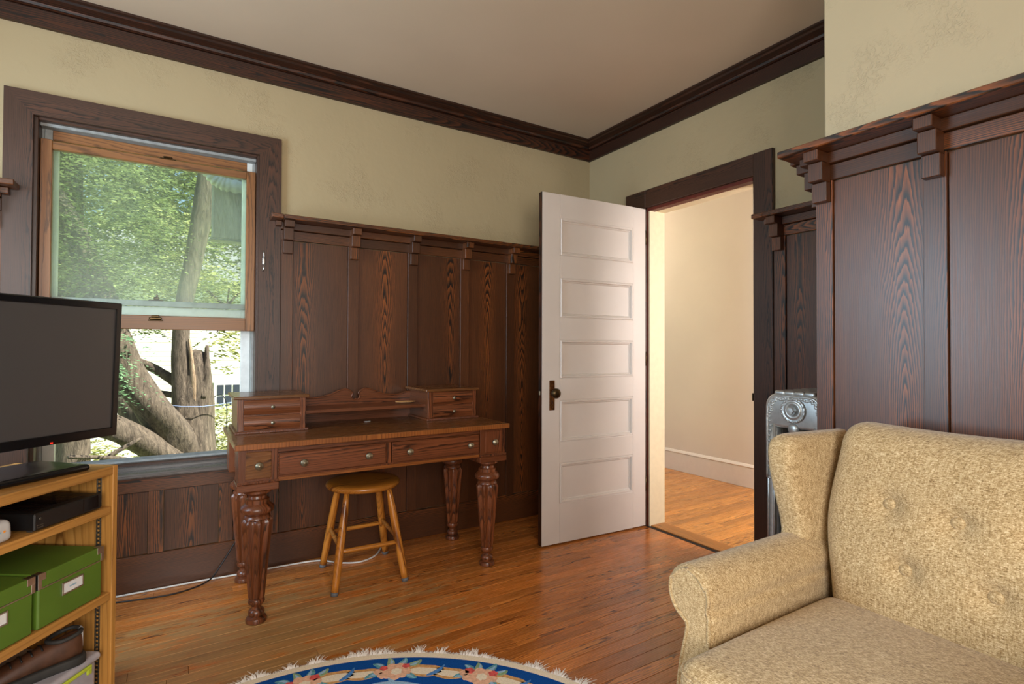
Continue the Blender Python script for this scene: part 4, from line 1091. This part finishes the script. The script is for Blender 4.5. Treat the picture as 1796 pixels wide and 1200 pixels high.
def motif(nm, shapes, th0, r0):
    V = []; F = []; fm = []
    for kind, pts, h in shapes:
        n0 = len(V); cx = sum(p[0] for p in pts)/len(pts); cy = sum(p[1] for p in pts)/len(pts)
        for (a, b) in pts + [(cx, cy)]:
            r = r0+b; th = th0 - a/r0; V.append((r*math.cos(th), r*math.sin(th), RZ+h))
        m = len(pts)
        for (a, b) in pts:
            r = r0+b; th = th0 - a/r0; V.append((r*math.cos(th), r*math.sin(th), RZ-.0005))
        for k in range(m):
            F.append([n0+k, n0+(k+1) % m, n0+m]); fm.append(MOT.index(kind))
            F.append([n0+k, n0+m+1+k, n0+m+1+(k+1) % m, n0+(k+1) % m]); fm.append(MOT.index(kind))
    o = raw(nm, V, F, None, rug, False, loc=(0, 0, 0), mats=[MT[q] for q in MOT], fm=fm); return fix_normals(o)
def petalflower(c, R, n, kind, h, ph=0.0):
    P = []
    for k in range(n*6):
        t = 2*PI*k/(n*6); r = R*(.78+.22*abs(math.sin(n*t/2+ph))); P.append((c[0]+r*math.cos(t), c[1]+r*math.sin(t)))
    return (kind, P, h)
def leafsh(c, L, Wd, ang, kind, h):
    P = []
    for k in range(14):
        t = k/14*2*PI; x = L/2*math.cos(t); y = Wd/2*math.sin(t)*(1-.35*math.cos(t)) + .12*L*(math.cos(t)**2)
        P.append((c[0]+x*math.cos(ang)-y*math.sin(ang), c[1]+x*math.sin(ang)+y*math.cos(ang)))
    return (kind, P, h)
def lens(c, L, Wd, kind, h, bend=.0):
    P = []; m = 14
    for k in range(m): t = k/(m-1); P.append((c[0]+L*(t-.5), c[1]+Wd*.5*math.sin(PI*t)**.7*(1+.15*math.sin(9*t))+bend*math.sin(PI*t)))
    for k in range(m-2, 0, -1): t = k/(m-1); P.append((c[0]+L*(t-.5), c[1]-Wd*.5*math.sin(PI*t)**.8+bend*math.sin(PI*t)))
    return (kind, P, h)
for u_ in range(NU):
    th = 2*PI*u_/NU + .05; S = []; j = lambda s: rr_.uniform(-s, s)
    S.append(lens((.108, -.002), .150, .072, 'rugtan', .0008, .004)); S.append(lens((.108, -.004), .125, .042, 'rugcream', .0011, .002))
    S.append(lens((-.108, -.006), .150, .066, 'rugtan', .0008, .0)); S.append(lens((-.108, -.008), .12, .036, 'rugcream', .0011, .0))
    S.append(leafsh((.152, .0), .085, .016, .95, 'rugsky', .0016)); 
    for a, b, ang, kd in ((-.050, .040, 2.4, 'rugteal'), (-.012, .050, 1.7, 'rugleaf'), (.030, .050, 1.2, 'rugteal'), (.066, .040, .7, 'rugleaf'), (-.070, -.018, 3.5, 'rugteal'), (.060, -.030, -.6, 'rugteal'), (.0, -.045, -1.4, 'ruglight')):
        S.append(leafsh((a+j(.005), b+j(.004)), .052+j(.006), .024, ang, kd, .0014)); S.append(leafsh((a+j(.003), b+j(.003)), .034, .010, ang, 'ruglight', .0017))
    S.append(petalflower((.006, -.004), .050, 7, 'rugpink', .0019, j(1))); S.append(petalflower((.010, -.006), .020, 6, 'rugcream', .0022))
    for a, b, kd in ((-.040, .016, 'rugrose'), (-.056, .0, 'rugpink'), (.040, .024, 'rugrose'), (-.036, -.020, 'rugpink'), (.048, -.006, 'rugpink')):
        S.append(petalflower((a+j(.004), b+j(.004)), .0165+j(.002), 5, kd, .0021, j(1))); 
    motif('flower_garland', S, th, .868)
    S = []
    for a, b, kd, R in ((-.018, 0, 'rugrose', .022), (.016, .004, 'rugrose', .020), (.0, -.020, 'rugpink', .024), (.050, -.010, 'rugsky', .018)): S.append(petalflower((a+j(.004), b+j(.004)), R, 6, kd, .0019, j(1)))
    for a, b, ang, kd in ((-.055, .012, 2.6, 'rugleaf'), (.040, .030, .9, 'rugleaf'), (-.010, .034, 1.8, 'rugleaf'), (.085, .006, .3, 'rugteal'), (-.080, -.012, 3.0, 'rugsky')): S.append(leafsh((a, b), .056, .026, ang, kd, .0014))
    S.append(lens((.105, -.012), .08, .020, 'rugpink', .0009, 0))
    motif('flower_garland', S, th+PI/NU*1.0, .690)
V = []; F = []; rf = random.Random(5)
for k in range(4200):                          # cotton fringe, in uneven tufts
    th = 2*PI*k/4200 + rf.uniform(-.001, .001)
    tuft = .5+.5*math.sin(th*43+2.5*math.sin(th*13)); L = (.026+.024*tuft**2)*rf.uniform(.55, 1.25)
    e_ = Vector((math.cos(th), math.sin(th), 0)); t_ = Vector((-math.sin(th), math.cos(th), 0)); sk = rf.uniform(-.55, .55)
    p0 = e_*.970+Vector((0, 0, .006)); p1 = e_*(.970+L*.5)+t_*(sk*L*.3)+Vector((0, 0, .007+rf.uniform(0, .007)*tuft)); p2 = e_*(.970+L)+t_*(sk*L)+Vector((0, 0, .003+rf.uniform(0, .012)*tuft))
    n0 = len(V); wd = rf.uniform(.0012, .0022)
    for p, q in ((p0, 1.0), (p1, 1.1), (p2, .4)): V += [tuple(p-t_*wd*q), tuple(p+t_*wd*q)]
    F += [[n0, n0+1, n0+3, n0+2], [n0+2, n0+3, n0+5, n0+4]]
tag(raw('fringe', V, F, MT['fringe'], rug, loc=(0, 0, 0)), kind='stuff')

# ================================================================== OUTDOORS
GZ = -2.3
struct(box('ground', (-45, .9, GZ-.3), (45, 70, GZ), MT['lawn'], bev=0), 'sunlit lawn outside the window', 'ground')
def branch_vf(P, R, n=14, rough=.12, seed=1):
    q = random.Random(seed); S = spline(P, 7); m = len(S)-1
    Rs = []
    for i in range(len(S)):
        t = i/m*(len(R)-1); k = min(int(t), len(R)-2); Rs.append(R[k]+(R[k+1]-R[k])*(t-k))
    V, F = tube_vf(S, Rs, n)
    ph = [q.uniform(0, 6) for _ in range(3)]
    V2 = []
    for i, v in enumerate(V):
        s = i//n if i//n <= m else m; k = i % n; c = S[s]; a = 2*PI*k/n
        f = 1+rough*(.5*math.sin(3*a+ph[0]+.25*s)+.35*math.sin(5*a+ph[1]-.15*s)+.3*math.sin(2*a+.5*s+ph[2]))
        V2.append(tuple(c+(Vector(v)-c)*f))
    return V2, F
tr = tag(empty('old_yard_tree', (-2.38, 5.0, GZ)), 'old gnarled tree with broken trunk right outside the window', 'tree')
TL = Vector((-2.38, 5.0, GZ))
def T(nm, P, R, seed, mat='bark', n=16, rough=.12):
    V, F = branch_vf(P, R, n, rough, seed); return fix_normals(raw(nm, [tuple(Vector(v)-TL) for v in V], F, MT[mat], tr, True))
T('trunk', [(-2.42, 5.0, GZ-.1), (-2.40, 5.0, -1.2), (-2.39, 5.0, -.3), (-2.385, 5.0, .2), (-2.37, 5.0, .6), (-2.34, 5.0, .95), (-2.30, 5.0, 1.10)], [.42, .34, .27, .235, .215, .16, .07], 1, rough=.10)
T('stem', [(-2.47, 4.95, .25), (-2.50, 4.95, .75), (-2.53, 4.96, 1.15), (-2.50, 5.0, 1.7), (-2.40, 5.05, 2.3), (-2.28, 5.1, 3.1), (-2.15, 5.2, 4.6)], [.17, .125, .10, .095, .11, .12, .08], 2, rough=.08)
T('split_wood', [(-2.37, 4.815, .35), (-2.39, 4.83, .75), (-2.44, 4.87, 1.25)], [.012, .034, .012], 3, 'heartwood', 10, .3)
T('split_wood', [(-2.28, 4.83, .5), (-2.25, 4.86, .85), (-2.24, 4.9, 1.17)], [.03, .05, .02], 4, 'bark', 10, .35)
T('limb', [(-2.45, 4.9, -.15), (-2.62, 4.75, .12), (-2.80, 4.6, .42), (-3.02, 4.5, .80), (-3.17, 4.45, 1.25), (-3.36, 4.45, 1.9), (-3.75, 4.6, 2.8), (-4.6, 4.9, 4.0)], [.21, .20, .18, .165, .155, .14, .12, .08], 5)
T('limb', [(-2.45, 4.9, -.35), (-2.68, 4.7, -.15), (-2.95, 4.5, .08), (-3.25, 4.3, .30), (-3.7, 4.1, .48), (-4.3, 3.9, .62)], [.17, .16, .145, .14, .13, .11], 6)
T('limb', [(-2.75, 5.2, .0), (-2.98, 5.3, .25), (-3.15, 5.4, .55), (-3.3, 5.5, 1.0)], [.13, .15, .16, .15], 7)
T('branch', [(-2.52, 5.0, .66), (-2.70, 5.05, .80), (-2.88, 5.1, .92), (-3.10, 5.1, 1.02), (-3.35, 5.1, 1.15)], [.075, .06, .052, .045, .03], 8, n=10)
T('branch', [(-2.5, 5.0, .52), (-2.75, 5.1, .56), (-3.0, 5.2, .58)], [.04, .04, .035], 9, n=8)
T('branch', [(-2.6, 4.6, -.45), (-3.0, 4.3, -.12), (-3.5, 4.0, .02)], [.03, .025, .02], 10, n=8); T('branch', [(-3.6, 4.1, -.35), (-3.2, 4.2, -.05), (-2.9, 4.3, .12)], [.02, .025, .02], 12, n=8)
T('branch', [(-2.22, 5.6, 1.95), (-2.0, 5.5, 1.75), (-1.85, 5.5, 1.9), (-1.6, 5.5, 2.15)], [.02, .02, .015, .01], 13, n=6); T('branch', [(-2.35, 5.5, 1.75), (-2.0, 5.5, 1.62), (-1.7, 5.5, 1.6)], [.015, .015, .01], 14, n=6)
T('branch', [(-1.95, 5.5, 2.0), (-2.0, 5.5, 1.6), (-2.1, 5.5, 1.35)], [.012, .012, .008], 15, n=6)
tag(tube('garden_rope', [(-2.66, 4.76, .435), (-2.50, 4.70, .415), (-2.30, 4.70, .405), (-2.12, 4.80, .41), (-1.9, 5.0, .42), (-1.3, 5.6, .46)], .006, MT['rope']), 'pale blue rope tied round the broken tree trunk', 'rope')

def foliage(nm, parent, off, n, region, mat, seed, L=.34, leafL=.055, leafW=.016, droop=.5, per=11, broad=False):
    q = random.Random(seed); V = []; F = []
    for _ in range(n):
        p = region(q)
        if p is None: continue
        az = q.uniform(0, 2*PI); d = Vector((math.cos(az), math.sin(az)*.6, q.uniform(-.25, .30))).normalized(); l = L*q.uniform(.5, 1.3)
        for k in range(per):
            t = (k+.5)/per; c = Vector(p)+d*(l*t)+Vector((0, 0, -droop*l*t*t)); side = 1 if k % 2 else -1
            s = d.cross(Vector((0, 0, 1))).normalized()*side
            a = (d*.7+s*.8+Vector((q.uniform(-.3, .3), q.uniform(-.3, .3), q.uniform(-.45, .25)))).normalized(); b = a.cross(Vector((q.uniform(-.4, .4), q.uniform(-.4, .4), 1))).normalized()
            ll = leafL*q.uniform(.7, 1.4)*(1.2-.5*t); ww = leafW*q.uniform(.8, 1.3); n0 = len(V)
            V += [tuple(c-off), tuple(c+a*ll*.5+b*ww-off), tuple(c+a*ll-off), tuple(c+a*ll*.5-b*ww-off)]; F.append([n0, n0+1, n0+2, n0+3])
    return tag(raw(nm, V, F, MT[mat], parent, loc=(0, 0, 0)), kind='stuff')
def ell(c, r, zmin=None, shell=.35):
    def f(q):
        while True:
            v = Vector((q.uniform(-1, 1), q.uniform(-1, 1), q.uniform(-1, 1))); l = v.length
            if shell < l < 1: break
        # clumping
        p = (c[0]+r[0]*v.x, c[1]+r[1]*v.y, c[2]+r[2]*v.z)
        k = math.sin(p[0]*4.1+p[2]*2.2)+math.sin(p[2]*5.3-p[1]*2.6)+math.sin(p[0]*2.7-p[2]*4.4+p[1]*3)
        if k < -.7 and q.random() < .85: return None
        if zmin is not None and p[2] < zmin+.25*math.sin(p[0]*3): return None
        return p
    return f
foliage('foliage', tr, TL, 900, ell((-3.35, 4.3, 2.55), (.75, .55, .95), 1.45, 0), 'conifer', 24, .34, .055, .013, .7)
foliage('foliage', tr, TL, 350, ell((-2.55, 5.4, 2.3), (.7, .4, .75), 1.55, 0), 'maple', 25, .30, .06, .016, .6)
foliage('foliage', tr, TL, 90, ell((-3.15, 3.9, 1.05), (.28, .3, .42)), 'bluegreen', 21, .30, .05, .012, .9)
foliage('foliage', tr, TL, 60, ell((-3.3, 4.0, -.35), (.5, .3, .25)), 'bluegreen', 22, .25, .05, .012, .5)
foliage('foliage', tr, TL, 110, ell((-1.95, 5.6, 1.25), (.42, .4, .42), shell=0), 'maple', 23, .26, .07, .026, .5, 9)
def tree(label, c, r, n, mat, seed, zmin=None, **k):
    e = tag(empty('leafy_tree', (c[0], c[1], GZ)), label, 'tree', 'trees in the yard'); off = Vector((c[0], c[1], GZ))
    V, F = branch_vf([(c[0], c[1], GZ-.1), (c[0]+.05, c[1], GZ+1.5), (c[0]-.04, c[1], c[2]), (c[0], c[1], c[2]+r[2]*.7)], [.28, .22, .15, .05], 12, .1, seed)
    fix_normals(raw('trunk', [tuple(Vector(v)-off) for v in V], F, MT['bark'], e, True))
    foliage('foliage', e, off, n, ell(c, r, zmin), mat, seed, **k); return e
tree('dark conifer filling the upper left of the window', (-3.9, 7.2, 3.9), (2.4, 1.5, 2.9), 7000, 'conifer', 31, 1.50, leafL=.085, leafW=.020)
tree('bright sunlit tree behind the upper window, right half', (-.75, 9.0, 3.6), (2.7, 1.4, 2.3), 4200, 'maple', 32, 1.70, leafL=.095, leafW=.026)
tree('pale distant tree behind the conifer trunk', (-5.2, 13.0, 3.6), (2.6, 1.5, 3.3), 3000, 'farleaf', 33, 1.6, L=.5, leafL=.14, leafW=.04)
tree('tall far tree behind the neighbouring house roof', (-1.4, 24.0, 6.3), (4.6, 1.8, 4.6), 2500, 'farleaf', 34, None, L=.7, leafL=.22, leafW=.06)
def shrub(label, c, r, n, mat, seed):
    e = tag(empty('garden_shrub', (c[0], c[1], GZ)), label, 'shrub', 'shrubs in the yard'); off = Vector((c[0], c[1], GZ))
    for k in range(5):
        a = k*1.256; V, F = branch_vf([(c[0], c[1], GZ-.05), (c[0]+.15*math.cos(a), c[1]+.15*math.sin(a), GZ+.5), (c[0]+r[0]*.5*math.cos(a), c[1]+r[1]*.5*math.sin(a), c[2])], [.03, .025, .01], 6, .1, k+1)
        fix_normals(raw('stem', [tuple(Vector(v)-off) for v in V], F, MT['bark'], e, True))
    foliage('foliage', e, off, n, ell(c, r, None, .0), mat, seed, leafL=.08, leafW=.022, droop=.2)
shrub('yellow-green shrub right of the broken trunk', (-1.95, 8.4, -1.05), (1.0, .8, 1.15), 1500, 'maple', 41)
shrub('yellow-green shrub below the low limb', (-3.55, 7.6, -1.25), (1.3, .9, 1.05), 800, 'maple', 42)
# neighbouring house
nh = tag(empty('neighbour_house', (-1.0, 16.0, GZ)), 'bright white clapboard house with green-shuttered window beyond the yard', 'house'); HL = Vector((-1.0, 16.0, GZ))
def H(nm, a, b, mat, parent=None, bev=.01): return box(nm, Vector(a)-HL, Vector(b)-HL, MT[mat], parent or nh, bev)
H('wall', (-5.2, 16.0, GZ), (5.0, 20.0, 3.2), 'clapboard')
L = []; z = GZ+.12
while z < 3.2: L.append((Vector((-5.2, 15.993, z))-HL, Vector((5.0, 16.0, z+.02))-HL)); z += .14
tag(boxes('clapboard', L, MT['clapboard'], nh, .004), kind='stuff')
def hwin(x, z, w_, h_):
    e_ = H('window', (x-.08, 15.93, z-.08), (x+w_+.08, 16.0, z+h_+.08), 'clapboard')
    c_ = Vector((x+w_/2, 15.965, z+h_/2))
    for i in range(3):
        for j in range(2):
            a = Vector((x+w_*i/3+.02, 15.915, z+h_*j/2+.02)); b = Vector((x+w_*(i+1)/3-.02, 15.935, z+h_*(j+1)/2-.02)); box('pane', a-c_, b-c_, MT['darkglass'], e_, .003)
    H('shutter', (x-.45, 15.95, z-.06), (x-.10, 15.99, z+h_+.06), 'shutter'); H('shutter', (x+w_+.10, 15.95, z-.06), (x+w_+.45, 15.99, z+h_+.06), 'shutter')
hwin(-1.50, -.68, .66, .70); hwin(1.2, -.68, .66, .70)
V, F = extrude_vf([(15.6, 3.15), (18.0, 5.0), (20.4, 3.15)], lambda a, b, t: (t-HL.x, a-HL.y, b-HL.z), -5.5, 5.3); fix_normals(raw('roof', V, F, MT['roofgrey'], nh))
# projecting bay of this house with weathered board and corrugated downspout
by = tag(empty('weathered_bay', (-1.9, 2.2, 1.97)), 'grey weathered bay corner with white corrugated downspout, upper right outside', 'bay')
box('board', (-.46, -.60, 0), (1.5, -.50, 1.2), MT['greyboard'], by, .01); box('drip_edge', (-.475, -.615, -.015), (1.5, -.50, .0), MT['stormgrey'], by, .004)
box('side_wall', (-.12, -2.04, -.02), (1.5, -.60, 1.2), MT['greyboard'], by, .01)
P = [p-Vector((-1.9, 2.2, 1.97)) for p in spline([(-2.44, 1.52, 2.80), (-2.43, 1.52, 2.62), (-2.40, 1.52, 2.48), (-2.33, 1.52, 2.39), (-2.22, 1.52, 2.365), (-1.9, 1.52, 2.36)], 14)]
tube('downspout_elbow', P, [.048+.004*(1 if (i % 4) < 2 else -1) for i in range(len(P))], MT['downspout'], by, n=16)
